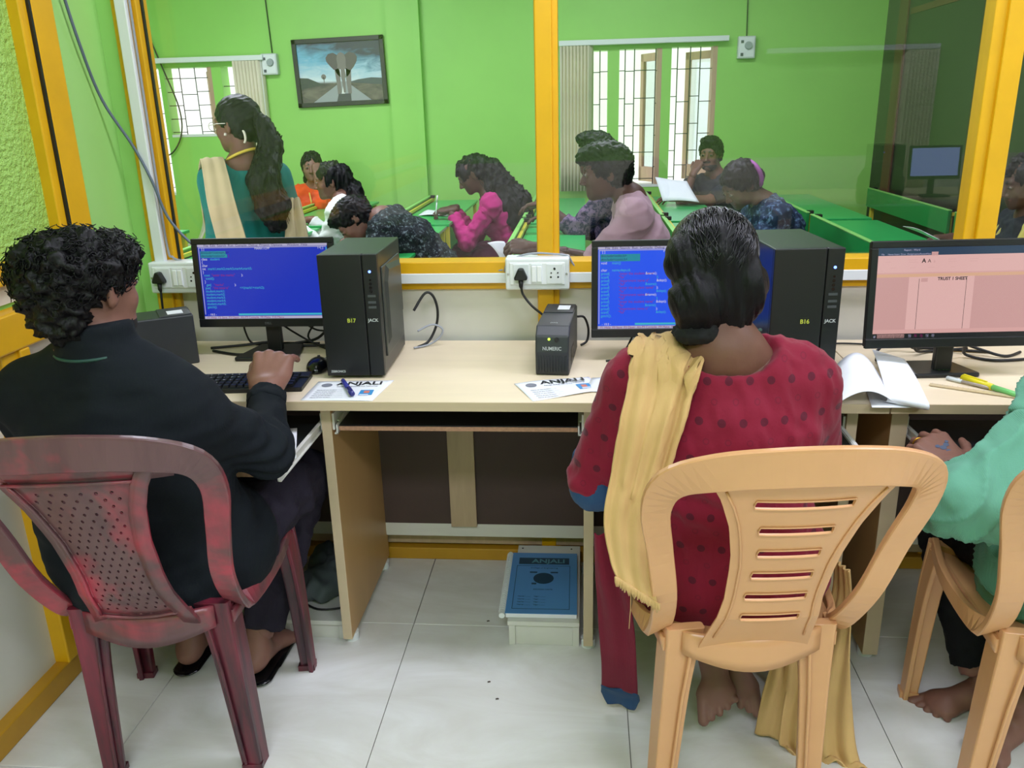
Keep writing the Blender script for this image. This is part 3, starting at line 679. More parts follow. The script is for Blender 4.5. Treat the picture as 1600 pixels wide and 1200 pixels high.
def curl3(u, v): return (-.05+.12*u+.03*v, -.115+.15*v, .003+.004*u*v)
MB().grid(curl1, 22, 12, 0, .0006).build('rolled_sheet', PAPER, t); MB().grid(curl2, 10, 30, 0, .0006).build('folded_flap', PAPER, t); MB().grid(curl3, 6, 6, 0, .0006).build('under_sheet', PAPER, t)
t = thing('paper_slip', 'white slip of paper on the pulled-out tray by the man in black', 'paper', (-.775,1.80,.657)); MB().grid(lambda u, v: (-.09+.20*u-.05*v,-.07+.16*v,.002+.012*u*v), 8, 8, 0, .0005).build('sheet', PAPER, t)
t = thing('paper_slip', 'white papers on the desk at the left arm of the woman in red', 'paper', (.05,1.99,D)); MB().grid(lambda u, v: (-.05+.10*u+.02*v,-.05+.11*v,.003+.006*u*v), 6, 6, 0, .0005).build('sheet', PAPER, t)
# ================================================================== wiring on the partition
tr = struct(MB().box((-1.24,YP-.022,.927),(-.229,YP-.003,.957)).box((-1.24,YP-.024,.9275),(-.229,YP-.021,.9565)).build('trim_13', WHITEP, None, None, .002), 'white cable trunking along the sill, left of the middle socket')
struct(MB().box((-.043,YP-.022,.927),(XR,YP-.003,.957)).box((-.043,YP-.024,.9275),(XR,YP-.021,.9565)).build('trim_14', WHITEP, None, None, .002), 'white cable trunking along the sill, right of the middle socket')
struct(MB().box((-1.297,YP-.036,.99),(-1.265,YP-.016,ZC)).build('trim_15', WHITEP, None, None, .003), 'white vertical trunking on the left corner post')
def socket(label, loc, plug=True):
    t = thing('socket_box', label, 'socket', loc)
    W, H = .186, .094
    MB().box((-W/2,-.03,-H/2),(W/2,.035,H/2)).build('box', WHITEP, t, None, .006, seg=3); MB().box((-W*.43,-.033,-H*.33),(W*.43,-.028,H*.36)).build('face_plate', mat('white_plastic_plate', (232,236,238), .3), t, None, .002)
    for x0, x1 in ((-.07,-.024),(-.018,.014),(.027,.073)): MB().box((x0,-.0345,-.028),(x1,-.031,.03)).build('module', WHITEP, t, None, .0015)
    for x0, x1, tl in ((-.016,-.003,1),(0,.013,-1)): MB().box((x0,-.038,-.022),(x1,-.033,.024)).build('switch', mat('switch_white', (240,243,244), .25), t, None, .0015)
    m = MB(); 
    for hx, hz, r in ((.05,.016,.0036),(.0405,.004,.0022),(.0595,.004,.0022),(.0395,-.008,.0028),(.0605,-.008,.0028)): m.cyl((hx,-.0352,hz), r, .002, 10, 0, 'y')
    m.build('socket_holes', BLACKG, t)
    for sx in (-1,1): MB().cyl((sx*W*.455,-.0312,0), .0032, .002, 10, 0, 'y').build('screw', CHROME, t)
    return t
def plug(label, loc, cord):
    t = thing('power_plug', label, 'plug', loc)
    MB().prism([(-.019,-.012),(.019,-.012),(.019,-.004),(.007,.022),(-.007,.022),(-.019,-.004)], 0, .022, 0, Matrix.Rotation(R_(90),4,'X')).build('body', BLACK, t, None, .004)
    MB().tube([(0,-.011,-.01),(0,-.013,-.03),(.001,-.012,-.036)], [.0075,.006,.0042], 8).build('strain_relief', CABLE, t)
    MB().tube([(.001,-.012,-.034)]+cord, .0036, 8, 0, True, 7).build('cord', CABLE, t)
socket('white socket box on the middle yellow post', (-.136,YP-.03,.960)); plug('black three-pin plug in the middle socket box', (-.183,YP-.0635,.958), [(.006,-.012,-.055),(.03,-.02,-.085),(.062,-.05,-.104),(.085,-.085,-.112)])
socket('white socket box on the left corner post', (-1.216,YP-.03,.958)); plug('black three-pin plug in the left corner socket box', (-1.272,YP-.0635,.957), [(.0,-.013,-.06),(-.002,-.012,-.10),(-.004,-.012,-.13),(-.01,-.02,-.20)])
def cable(label, pts, r=.0035, m=CABLE, name='cable'):
    p0 = Vector(pts[0]); tag(MB().tube([Vector(p)-p0 for p in pts], r, 7, 0, True, 7).build(name, m, None, p0), label, 'cable')
cable('grey cable looping across the upper left corner to the desk', [(-1.35,2.25,1.78),(-1.352,2.3,1.62),(-1.348,2.36,1.47),(-1.3,2.40,1.34),(-1.262,2.405,1.24),(-1.235,2.41,1.14),(-1.18,2.41,1.065),(-1.115,2.41,1.02)], .0042, mat('grey_blue_cable', (92,104,122), .45))
cable('thin grey cable clipped beside the vertical trunking', [(-1.258,YP-.022,ZC-.02),(-1.258,YP-.022,1.9),(-1.2585,YP-.022,1.4),(-1.258,YP-.022,1.06),(-1.245,YP-.022,1.015),(-1.22,YP-.022,1.004)], .0036, CABLEG)
cable('thin grey cable lying on the sill trunking', [(-1.12,YP-.013,.9605),(-.8,YP-.013,.960),(-.5,YP-.014,.9605),(-.3,YP-.013,.960),(-.24,YP-.02,.966)], .003, CABLEG)
cable('grey cable arching over the middle socket box', [(-.235,YP-.02,.962),(-.225,YP-.03,.985),(-.19,YP-.03,1.0075),(-.14,YP-.03,1.016),(-.09,YP-.03,1.013),(-.05,YP-.03,1.0075),(-.035,YP-.02,.985),(-.02,YP-.014,.962)], .003, CABLEG)
cable('thin grey cable along the sill right of the middle post', [(-.02,YP-.013,.962),(.2,YP-.013,.960),(.6,YP-.013,.9605),(1.05,YP-.013,.960)], .003, CABLEG)
cable('black power lead behind the left tower', [(-.50,2.36,.86),(-.47,2.385,.905),(-.448,2.39,.90),(-.435,2.39,.86),(-.44,2.39,.81),(-.462,2.37,.765),(-.49,2.34,.7545)], .004)
cable('grey data lead behind the left tower', [(-.49,2.35,.80),(-.45,2.37,.815),(-.42,2.375,.80),(-.43,2.37,.775),(-.46,2.36,.757),(-.50,2.33,.7545)], .003, CABLEG)
cable('black lead behind the small backup box', [(-.02,2.36,.84),(.0,2.37,.835),(.012,2.375,.80),(.008,2.37,.765),(-.01,2.36,.754)], .0035)
cable('thin black lead under the vivid blue monitor', [(.135,2.26,.81),(.12,2.25,.78),(.10,2.22,.756),(.06,2.2,.7535)], .003)
for k, pts in enumerate([[(-1.12,2.33,.755),(-1.03,2.35,.758),(-.95,2.37,.762),(-.86,2.35,.757),(-.72,2.37,.755)], [(-1.10,2.30,.755),(-1.0,2.26,.7545),(-.95,2.30,.755),(-.88,2.36,.76),(-.80,2.37,.775),(-.75,2.38,.83)],
        [(-1.03,2.38,.83),(-1.03,2.385,.79),(-1.0,2.37,.757),(-.92,2.39,.755),(-.80,2.38,.757)], [(-.90,2.31,.845),(-.86,2.34,.80),(-.80,2.35,.762),(-.72,2.33,.755)], [(-.84,2.36,.83),(-.80,2.37,.80),(-.74,2.38,.80),(-.70,2.385,.84)], [(-.79,2.38,.84),(-.83,2.37,.78),(-.77,2.33,.755),(-.70,2.30,.7545)]]):
    cable(('thick black lead lying straight along the wall behind the left monitor','thick black lead sagging forward left of the left monitor base','thin black lead dropping from the left end of the left monitor','thin black lead dropping behind the neck of the left monitor','thin black lead rising towards the left tower','thin black lead curling on the desk next to the left tower')[k], pts, .0042 if k < 2 else .003)
    [o for o in COL.objects if o.name.startswith('cable')][-1]['group'] = 'leads behind the left monitor'
for k, pts in enumerate([[(.80,2.28,.755),(.86,2.30,.80),(.90,2.29,.765),(.96,2.31,.757),(1.1,2.28,.755)], [(.88,2.24,.80),(.90,2.26,.765),(.95,2.29,.755),(1.05,2.30,.76)], [(1.0,2.20,.80),(1.02,2.24,.76),(1.08,2.20,.755),(1.2,2.22,.756)], [(1.0,2.28,.79),(1.06,2.26,.77),(1.12,2.24,.755),(1.18,2.28,.755)]]):
    cable(('long black lead looping up left of the pink monitor neck','short black lead dropping right behind the pink monitor neck','black lead running out to the right edge in front of the others','black lead drooping behind the right part of the pink monitor')[k], pts, .004)
cable('black coil of lead left of the pink monitor stand', [(.80+.028*math.cos(a),2.19+.02*math.sin(a),.756+.0006*a) for a in np.linspace(0,12.6,18)], .003)
cable('dark lead running from the second tower along the desk', [(.62,2.33,.765),(.66,2.36,.756),(.74,2.37,.755),(.82,2.36,.754)], .0028)
cable('thin dark cord beside the curled papers', [(.615,2.1,.76),(.64,2.06,.7545),(.665,2.03,.7545)], .0016)
# ================================================================== boxes and booklet under the desk
WBOX = mat('white_board', (214,214,206), .6, fn=f_speck(6,.93,.06,60))
def lowbox(label, x0, x1, y0, y1, h):
    t = thing('floor_box', label, 'box', ((x0+x1)/2,(y0+y1)/2,0)); a, b = (x1-x0)/2, (y1-y0)/2
    MB().box((-a,-b+.006,0),(-a+.018,b,h-.014)).build('end_panel', WBOX, t, None, .001); MB().box((a-.018,-b+.006,0),(a,b,h-.014)).build('end_panel', WBOX, t, None, .001)
    MB().box((-a+.018,-b+.01,0),(a-.018,-b+.024,h-.014)).build('front_panel', WBOX, t, None, .001); MB().box((-a-.003,-b,h-.014),(a+.001,b,h)).build('lid', WBOX, t, None, .0015); return t
b1 = lowbox('low white box on the floor under the open knee space', -.206,-.012,1.958,2.38,.08)
for hx in (-.085,.07): MB().cyl((hx,.19,.0795), .003, .0014, 10).build('screw_hole', BLACKG, b1)
lowbox('low white box on the floor beside the front leg of the maroon chair', -.845,-.672,1.962,2.38,.062)
t = thing('spiral_booklet', 'blue spiral-bound booklet lying on the low white box', 'booklet', (-.118,2.14,.081), R_(.5))
MB().box((-.098,-.165,0),(.098,.162,.014)).build('pages', PAPER, t, None, .001); BLU = mat('blue_card', (90,150,214), .4, fn=f_speck(3,.9,.02,40)); MB().box((-.1,-.167,.014),(.099,.163,.0155)).build('cover', BLU, t, None, .0005)
DK = mat('cover_print', (30,64,88), .5); MB().box((-.078,.095,.0153),(.075,.132,.0160)).build('title_band', DK, t); text('heading', 'ANJALI', t, (.012,.103,.0162), (0,0,0), .031, mat('cover_print2', (92,150,170), .5), .0001, 'CENTER', 1.05, .0006)
m = MB()
for a, b in (((-.083,-.145),(.078,-.1435)),((-.083,.085),(.078,.0865)),((-.083,-.145),(-.0815,.0865)),((.0765,-.145),(.078,.0865))): m.box((*a,.0153),(*b,.0159))
m.build('border', DK, t); m = MB(); m.cyl((0,.015,.0153), .03, .0007, 24).box((-.042,.045,.0153),(-.02,.052,.0158)).box((.02,.045,.0153),(.042,.052,.0158)).box((-.034,-.018,.0153),(-.02,-.01,.0158)); m.build('emblem', DK, t)
text('lettering', 'College of Engineering', t, (0,.070,.0161), (0,0,0), .009, DK, .0001, 'CENTER'); text('lettering', 'RECORD NOTE', t, (0,-.048,.0161), (0,0,0), .008, DK, .0001, 'CENTER')
for k in range(4): text('lettering', 'Name : ........    Year : ........', t, (-.07,-.085-.014*k,.0161), (0,0,0), .0075, DK)
m = MB()
for k in range(30): 
    yy = -.155+k*.0105; m.tube([(-.108+.010*math.cos(a),yy+.0012*a,.010+.0115*math.sin(a)) for a in np.linspace(0,6.28,9)], .0011, 4)
m.cyl((-.108,-.172,.010), .0085, .335, 10, 0, 'y'); sp = m.build('spiral', WHITEP, t); 
# dark cloth bag on the left box
S = SDF(); S.ell((-.77,2.12,.09),(.07,.09,.05)).ell((-.72,2.2,.10),(.06,.1,.07)).ell((-.80,2.24,.09),(.05,.07,.055)).cut((0,0,.064),(0,0,-1))
t = thing('cloth_bag', 'grey crumpled cloth bag on the low box by the maroon chair', 'bag', (-.76,2.15,.063)); npmesh('bag', [disp(S.mesh(.007), lambda P: .008*wob(P,.06,3))], [mat('grey_cloth', (86,96,98), .9, fn=f_cloth())], t, (-.76,2.15,.063))
MB().tube([(-.06,-.1,.004),(0,-.14,.005),(.06,-.13,.003),(.09,-.1,.002)], .003, 6, 0, True, 5).build('strap', CABLE, t)
for k, (x, y) in enumerate(((-.28,2.07),(-.22,1.735),(-.248,1.80))):
    o = MB().tube([(0,0,.002),(.004,.002,.002),(.007,.001,.0022)], .0018, 5).build('floor_crumb', mat('crumb', (70,60,50), .8), None, (x,y,0)); tag(o, ('dark crumb on the floor in the knee space','small brown scrap on the open floor before the desk','tiny dark speck on the open floor before the desk')[k], 'crumb')
# ================================================================== moulded plastic chairs
def band(m, path, across, widths, thick, sub=6, mi=0, rim=0):
    """rounded strip swept along a path; across = direction of its width at each point"""
    P = spline(path, sub); n = len(P); A = spline([Vector(a) for a in across], sub); W = np.interp(np.linspace(0,1,n), np.linspace(0,1,len(widths)), widths); T = np.interp(np.linspace(0,1,n), np.linspace(0,1,len(thick) if isinstance(thick,(list,tuple)) else 2), thick if isinstance(thick,(list,tuple)) else [thick]*2)
    prof = [(-.5,-.3),(-.47,-.47),(-.4,-.5),(.4,-.5),(.47,-.47),(.5,-.3),(.5,.3),(.47,.47),(.4,.5),(-.4,.5),(-.47,.47),(-.5,.3)]
    if rim: prof = [(-.5,-.5),(-.5,.5),(-.42,.5),(-.36,.1),(.36,.1),(.42,.5),(.5,.5),(.5,-.5)][::-1]
    k = len(prof); vs = []
    for i in range(n):
        d = (P[min(i+1,n-1)]-P[max(i-1,0)]).normalized(); a = A[i]; a = (a-d*a.dot(d)).normalized(); c = d.cross(a)
        for x, y in prof: vs.append(P[i]+a*x*W[i]+c*y*T[i])
    fs = [(i*k+j, i*k+(j+1)%k, (i+1)*k+(j+1)%k, (i+1)*k+j) for i in range(n-1) for j in range(k)]
    fs += [tuple(range(k))[::-1], tuple((n-1)*k+j for j in range(k))]
    m.add(vs, fs, mi, False)
def yback(u, z): return -.185-.40*(z-.42)*(.75+.25*(z-.42)/.45)-.050*(1-min(1,(u/.23)**2))*min(1,(z-.38)/.15)
def chair(label, kind, loc, rz, m, group=None):
    t = thing('plastic_chair', label, 'chair', loc, rz, group)
    B = lambda u, z: Vector((u, yback(u,z), z))
    bk = MB()
    pts = [(-.213,.17,.442),(-.215,.05,.425),(-.196,-.09,.42),(-.178,-.165,.445)]
    L = [Vector(p) for p in pts]+[B(-.186,.56),B(-.205,.68),B(-.222,.78),B(-.205,.845),B(-.14,.878),B(-.05,.893)]
    path = L+[Vector((-p.x,p.y,p.z)) for p in L[::-1]]
    ac = [Vector((0,0,1)),Vector((0,0,1)),Vector((.2,0,1)),Vector((1,.1,.35))]+[Vector((1,.12,0)),Vector((1,.1,-.1)),Vector((1,0,-.15)),Vector((.75,0,-.7)),Vector((.25,0,-1)),Vector((.08,0,-1))]
    acr = ac+[Vector((a.x,-a.y,-a.z))*1 if 0 else Vector((-a.x,a.y,a.z)) for a in ac[::-1]]
    # keep the across direction continuous through the crown
    wd = [.03,.032,.036,.046,.046,.046,.05,.058,.062,.064]; band(bk, path, acr, wd+wd[::-1], .015, 5)
    def strip(v0, v1, ul0, ul1, ur0, ur1, nu, nv, th=.003):
        bk.grid(lambda a, b: B((ul0+(ul1-ul0)*b)*(1-a)+(ur0+(ur1-ur0)*b)*a, v0+(v1-v0)*b)+Vector((0,-.006,0)), nu, nv, 0, th, True, True)
    def wdt(z): return float(np.interp(z, [.42,.48,.58,.68,.76,.82,.87], [.108,.098,.088,.092,.108,.13,.16]))
    if kind == 'slots':
        zs = [.535,.590,.645,.700,.755,.815]; sh = .0165; sw = [.052,.054,.052,.052,.06,.078]; z0 = .40
        for zc, s_ in list(zip(zs, sw))+[(None,0)]:
            z1 = (zc-sh/2) if zc else .872
            strip(z0, z1, -wdt(z0), -wdt(z1), wdt(z0), wdt(z1), 14, 4)
            if zc:
                za, zb = zc-sh/2, zc+sh/2
                strip(za, zb, -wdt(za), -wdt(zb), -s_, -s_, 4, 1); strip(za, zb, s_, s_, wdt(za), wdt(zb), 4, 1)
                bk.tube([B(-s_-.002,zc)+Vector((0,-.007,0))]+[B(-s_+2*s_*q/8,zb+.0005)+Vector((0,-.008,0)) for q in range(9)]+[B(s_+.002,zc)+Vector((0,-.007,0))]+[B(s_-2*s_*q/8,za-.0005)+Vector((0,-.008,0)) for q in range(9)]+[B(-s_-.002,zc)+Vector((0,-.007,0))], .0016, 6)
            z0 = zc+sh/2 if zc else 0
        for s in (-1,1): bk.tube([B(s*(wdt(z)-.016),z)+Vector((0,-.0075,0)) for z in np.linspace(.46,.84,12)], .0022, 6)
    else:
        for s in (-1,1): bk.grid(lambda a, b: B(s*(wdt(.42+.45*b)-.03*a),.42+.45*b), 2, 16, 0, .008)
        bk.grid(lambda a, b: B(-.17+.34*a,.822+.05*b), 14, 3, 0, .008); bk.grid(lambda a, b: B(-.1+.2*a,.40+.06*b), 10, 3, 0, .008)
        pf = MB(); N, K = 15, 22
        def Q(a, z): return B((2*a-1)*(wdt(z)-.027),z)
        for i in range(N):
            for j in range(K):
                a0, a1, z0, z1 = i/N, (i+1)/N, .455+.37*j/K, .455+.37*(j+1)/K
                cs = [(a0,z0),(a1,z0),(a1,z1),(a0,z1)]
                if (i+j) % 2 == 0 and 0 < i < N-1 and 0 < j < K-1:
                    am, zm = (a0+a1)/2, (z0+z1)/2; ra, rz_ = (a1-a0)*.27, (z1-z0)*.24; vs = [Q(*c) for c in cs]; hs = []
                    for q in range(8):
                        an = R_(-157.5+45*q); hs.append(Q(am+ra*math.cos(an), zm+rz_*math.sin(an)))
                    vs += hs; vs += [h+Vector((0,.006,0)) for h in hs]
                    fs = [(0,1,6,5),(5,4,0),(1,2,8,7),(7,6,1),(2,3,10,9),(9,8,2),(3,0,4,11),(11,10,3)]+[(4+q,4+(q+1)%8,12+(q+1)%8,12+q) for q in range(8)]
                    pf.add(vs, fs)
                else: pf.add([Q(*c) for c in cs], [(0,1,2,3)])
        pf.build('perforated_panel', m, t, None, 0, 'panel pierced with rows of small round holes')
        for s in (-1,1): bk.tube([B(s*(wdt(z)-.025),z)+Vector((0,-.005,0)) for z in np.linspace(.46,.82,14)], .0035, 6)
        bk.tube([B(-.115+.23*a,.823+.004*math.sin(a*3.14))+Vector((0,-.005,0)) for a in np.linspace(0,1,14)], .0035, 6); bk.tube([B(-.078+.156*a,.462-.012*math.sin(a*3.14))+Vector((0,-.006,0)) for a in np.linspace(0,1,12)], .0035, 6)
    bk.build('backrest', m, t)
    def seat(u, v):
        y = -.18+.385*v; hw = .165+.045*v; x = (2*u-1)*hw; e = abs(2*u-1)
        return (x, y, .418+.012*e**3-.006*(1-e*e)*math.sin(v*3.1)-.02*max(0,v-.88)/.12*.8)
    s = MB(); s.grid(seat, 16, 16, 0, .006); s.grid(lambda u, v: (lambda p: (p[0],p[1]+(.0),p[2]-.034*v))(seat(u,1)), 16, 2, 0, .005)
    s.grid(lambda u, v: (-.135+.27*u, -.19-.03*math.sin(u*3.14), .447-.062*v*(.8+.4*math.sin(u*3.14))), 14, 3, 0, -.006)
    for sg in (-1,1): s.grid(lambda u, v: (lambda p: (p[0],p[1],p[2]-.03*v))(seat(0 if sg < 0 else 1,u)), 16, 2, 0, .005*sg)
    s.build('seat', m, t)
    for sx in (-1,1):
        f = MB(); band(f, [(sx*.196,.165,.445),(sx*.205,.185,.30),(sx*.213,.2,.0)], [(1,.25*sx,0)]*3, [.062,.052,.038], [.022,.020,.018]); band(f, [(sx*.215,.150,.43),(sx*.222,.172,.28),(sx*.226,.19,.0)], [(.2*sx,1,0)]*3, [.05,.04,.03], .012)
        f.box((sx*.213-.024,.182,0),(sx*.213+.02,.215,.016)); f.build('leg', m, t, None, .0015)
        r = MB(); band(r, [(sx*.128,-.176,.452),(sx*.14,-.168,.30),(sx*.156,-.155,.0)], [(1,-.15*sx,0)]*3, [.078,.058,.044], [.022,.02,.018]); band(r, [(sx*.162,-.155,.44),(sx*.166,-.143,.28),(sx*.176,-.14,.0)], [(.15*sx,1,0)]*3, [.05,.044,.034], .012)
        r.tube([(sx*.112,-.192,.44),(sx*.128,-.181,.28),(sx*.145,-.168,.02)], .004, 6)
        r.box((sx*.156-.022,-.168,0),(sx*.156+.024,-.136,.016)); r.build('leg', m, t, None, .0015)
    return t
PEACH = mat('peach_plastic', (208,156,108), .32, spec=.5, fn=f_speck(4, .9, .03, 120, .001))
def f_mar(t, b, c):
    co = t.coord(); n = t.noise(co, 4.2, 4, .6, .8); n2 = t.noise(t.coord((14,14,2)), 2, 4, .6)
    a = t.mix(t.ramp(n, .45, .62), lin((94,64,66)), lin((168,52,70))); a = t.mix(t.math('MULTIPLY', t.ramp(n2, .45, .75), .5), a, lin((60,32,40))); t.l.new(a, b.inputs['Base Color'])
MAROON = mat('maroon_plastic', (110,60,66), .3, spec=.5, fn=f_mar)
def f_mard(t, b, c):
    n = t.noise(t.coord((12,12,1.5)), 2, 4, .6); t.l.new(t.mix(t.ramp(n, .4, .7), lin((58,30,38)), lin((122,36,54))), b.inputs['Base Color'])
chair('maroon plastic chair with a perforated back, under the man in black', 'holes', (-.925,1.615,0), R_(7), MAROON)
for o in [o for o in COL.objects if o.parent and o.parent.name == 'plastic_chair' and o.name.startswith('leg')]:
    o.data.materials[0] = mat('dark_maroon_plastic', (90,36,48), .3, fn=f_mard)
c1 = chair('peach plastic chair with a slotted back, under the woman in red', 'slots', (.305,1.60,0), R_(6), PEACH)
dup(c1, (.985,1.575,0), R_(-10), 'peach plastic chair cut off by the right edge of the picture')
BEIGE = mat('beige_plastic', (196,190,172), .35)
chair('beige plastic chair in the far left of the classroom', 'slots', (-3.12,6.45,0), R_(150), BEIGE)
# ================================================================== classroom
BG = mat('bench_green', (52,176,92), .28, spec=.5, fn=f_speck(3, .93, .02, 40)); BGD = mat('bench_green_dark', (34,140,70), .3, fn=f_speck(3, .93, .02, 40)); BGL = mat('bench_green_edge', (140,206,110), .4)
BY = mat('bench_yellow', (214,200,66), .4)
def bench(label, x, y0, y1, table=True):
    t = thing('bench_desk', label, 'desk', (x,(y0+y1)/2,0), 0, None); h = (y1-y0)/2
    if table: MB().box((.035,-h,.722),(.38,h,.74)).build('table_top', BG, t, None, .003)
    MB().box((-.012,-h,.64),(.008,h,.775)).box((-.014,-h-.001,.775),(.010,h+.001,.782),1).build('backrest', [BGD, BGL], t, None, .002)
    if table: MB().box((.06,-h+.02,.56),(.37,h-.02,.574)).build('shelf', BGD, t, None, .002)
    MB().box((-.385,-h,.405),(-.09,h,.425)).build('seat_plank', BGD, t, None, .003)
    MB().bar((.022,-h,.755),(.022,h,.755),.018,.018).build('rail', BY, t)
    for yy in (-h+.05, h-.05):
        m = MB(); m.bar((.02,yy,0),(.02,yy,.765),.028,.028,(0,1,0)); m.build('upright', BY, t, None, .002)
        if table: MB().bar((.36,yy,0),(.36,yy,.722),.026,.026,(0,1,0)).bar((.02,yy,.55),(.36,yy,.55),.022,.022).bar((.02,yy,.71),(.36,yy,.71),.022,.022).build('table_leg', BY, t, None, .002)
        MB().bar((-.36,yy,0),(-.36,yy,.405),.026,.026,(0,1,0)).bar((-.36,yy,.39),(.02,yy,.39),.022,.022).bar((-.36,yy,.02),(.02,yy,.02),.022,.022).build('seat_leg', BY, t, None, .002)
        MB().box((.004,yy-.02,.765),(.04,yy+.02,.785)).build('end_cap', CABLE, t)
    return t
bt = None
for n, x in enumerate((-2.9,-2.045,-1.235,-.375,.48,1.36,2.19)):
    for y0, y1, w_ in ((3.68,5.18,'nearer'),(5.27,6.78,'farther')):
        if n == 0 and y0 > 5: continue
        lab = '%s green bench desk in the %s row of benches from the left' % (w_, ('first','second','third','fourth','fifth','sixth','seventh')[n])
        if n == 6: bench(lab.replace('bench desk','bench'), x, y0, y1, False); continue
        bt = bench(lab, x, y0, y1) if bt is None else dup(bt, (x,(y0+y1)/2,0), None, lab); bt['group'] = 'green bench desks in the classroom'
# framed picture of an elephant
t = thing('framed_picture', 'dark framed picture of an elephant walking on a road, on the far wall', 'picture', (-1.955,YF-.012,1.742)); W, H = .745, .515
M = Matrix.Rotation(R_(-1.3), 4, 'Y')
MB().box((-W/2,-.02,-H/2),(W/2,.01,-H/2+.035),0,M).box((-W/2,-.02,H/2-.035),(W/2,.01,H/2),0,M).box((-W/2,-.02,-H/2),(-W/2+.035,.01,H/2),0,M).box((W/2-.035,-.02,-H/2),(W/2,.01,H/2),0,M).build('frame', mat('picture_frame', (24,20,24), .4), t, None, .003)
def f_pic(t, b, c):
    tc = t.new('ShaderNodeTexCoord'); sep = t.new('ShaderNodeSeparateXYZ'); t.l.new(tc.outputs['Object'], sep.inputs[0]); z = sep.outputs[2]; x = sep.outputs[0]
    n = t.noise(t.coord((3,3,9)), 2.2, 6, .6, .8); zz = t.math('ADD', z, t.math('MULTIPLY', t.math('SUBTRACT', n, .5), .25))
    sky = t.mix(t.ramp(zz, -.07, .1), lin((206,222,228)), lin((104,176,206))); sky = t.mix(t.ramp(t.math('ADD', zz, t.math('MULTIPLY', x, .2)), .06, .2), sky, lin((38,50,66)))
    g = t.mix(t.ramp(n, .35, .65), lin((58,58,46)), lin((110,104,84))); t.l.new(t.mix(t.ramp(z, -.085, -.065), g, sky), b.inputs['Base Color'])
MB().box((-W/2+.03,-.004,-H/2+.03),(W/2-.03,.0,H/2-.03),0,M).build('print', mat('picture_print', (120,150,160), .15, fn=f_pic), t)
def flat(nm, polys, m_, d):
    q = MB()
    for p in polys: q.prism([(x,z) for x, z in p], 0, .0006, 0, Matrix.Translation((0,-.004-d,0)) @ M @ Matrix.Rotation(R_(90), 4, 'X'))
    q.build(nm, m_, t)
el = lambda cx, cz, rx, rz_, n=18: [(cx+rx*math.cos(a), cz+rz_*math.sin(a)) for a in np.linspace(0, 6.283, n, False)]
flat('road', [[(-.245,-.222),(.235,-.222),(.045,-.075),(-.005,-.075)]], mat('picture_road', (150,156,158), .3), .0004)
flat('road_line', [[(-.02,-.222),(.02,-.222),(.022,-.10),(.012,-.10)]], mat('picture_line', (226,228,226), .3), .001)
flat('hill', [[(-.337,-.12),(-.337,-.03),(-.27,-.035),(-.17,-.08),(-.12,-.085)]], mat('picture_hill', (52,62,54), .3), .0008); flat('hill', [[(.06,-.08),(.14,-.062),(.25,-.052),(.337,-.06),(.337,-.11)]], mat('picture_hill2', (64,76,78), .3), .0008)
EG = mat('picture_elephant', (120,112,108), .3); EGD = mat('picture_elephant_dark', (84,76,74), .3)
flat('elephant_body', [el(.025,.04,.068,.085), [(-.045,.04),(-.005,.02),(-.003,-.15),(-.012,-.168),(-.036,-.168),(-.038,-.08)], [(.04,.02),(.092,.04),(.082,-.08),(.078,-.168),(.05,-.168),(.044,-.08)]], EG, .0014)
flat('elephant_ear', [[(-.012,.128),(-.045,.146),(-.085,.138),(-.108,.112),(-.105,.082),(-.078,.048),(-.05,.018),(-.025,.022),(-.012,.06)], [(.048,.128),(.085,.146),(.128,.136),(.148,.108),(.142,.075),(.115,.035),(.088,.008),(.06,.018),(.048,.06)]], EGD, .002); flat('elephant_head', [[(-.02,.10),(-.008,.136),(.018,.148),(.044,.136),(.056,.10),(.052,.05),(.04,.0),(.034,-.07),(.03,-.155),(.014,-.158),(.008,-.07),(-.004,.0),(-.016,.05)]], EG, .0026)
flat('elephant_shadow', [[(-.05,-.222),(.07,-.222),(.07,-.165),(-.03,-.165)]], mat('picture_shadow', (58,60,64), .3), .0018); flat('tusk', [[(-.002,.02),(.006,.02),(.004,-.05)], [(.04,.02),(.048,.02),(.046,-.05)]], PAPER, .003)
flat('little_tree', [el(-.14,-.03,.02,.02), [(-.143,-.08),(-.137,-.08),(-.137,-.03),(-.143,-.03)]], EG, .001)
# fan regulators, curtain rails and blinds
def regulator(label, x, z):
    t = thing('wall_switch', label, 'switch', (x,YF-.005,z))
    MB().box((-.065,-.05,-.08),(.065,.006,.08)).build('box', mat('grey_white_plastic', (200,206,206), .4), t, None, .006); MB().box((-.055,-.053,-.07),(.055,-.048,.072)).build('plate', WHITEP, t, None, .002)
    MB().cyl((.012,-.052,.012), .03, -.02, 20, 0, 'y', .025).build('knob', mat('knob_grey', (150,158,164), .35), t); MB().box((-.045,-.058,-.062),(-.025,-.05,-.04)).box((-.045,-.058,.03),(-.025,-.05,.05)).build('switch', mat('switch_dark', (70,76,86), .4), t)
regulator('grey white fan switch box left of the elephant picture', -2.52, 1.815); regulator('grey white fan switch box at the right of the right windows', 1.228, 1.828)
for lab, x in (('dark wire running up from the left fan switch box', -2.50), ('dark wire running up from the right fan switch box', 1.23)):
    tag(MB().tube([(0,0,0),(-.01,0,.4),(-.03,0,ZC-1.92)], .005, 6).build('wall_wire', mat('dark_wire', (40,60,36), .6), None, (x,YF-.012,1.9)), lab, 'cable')
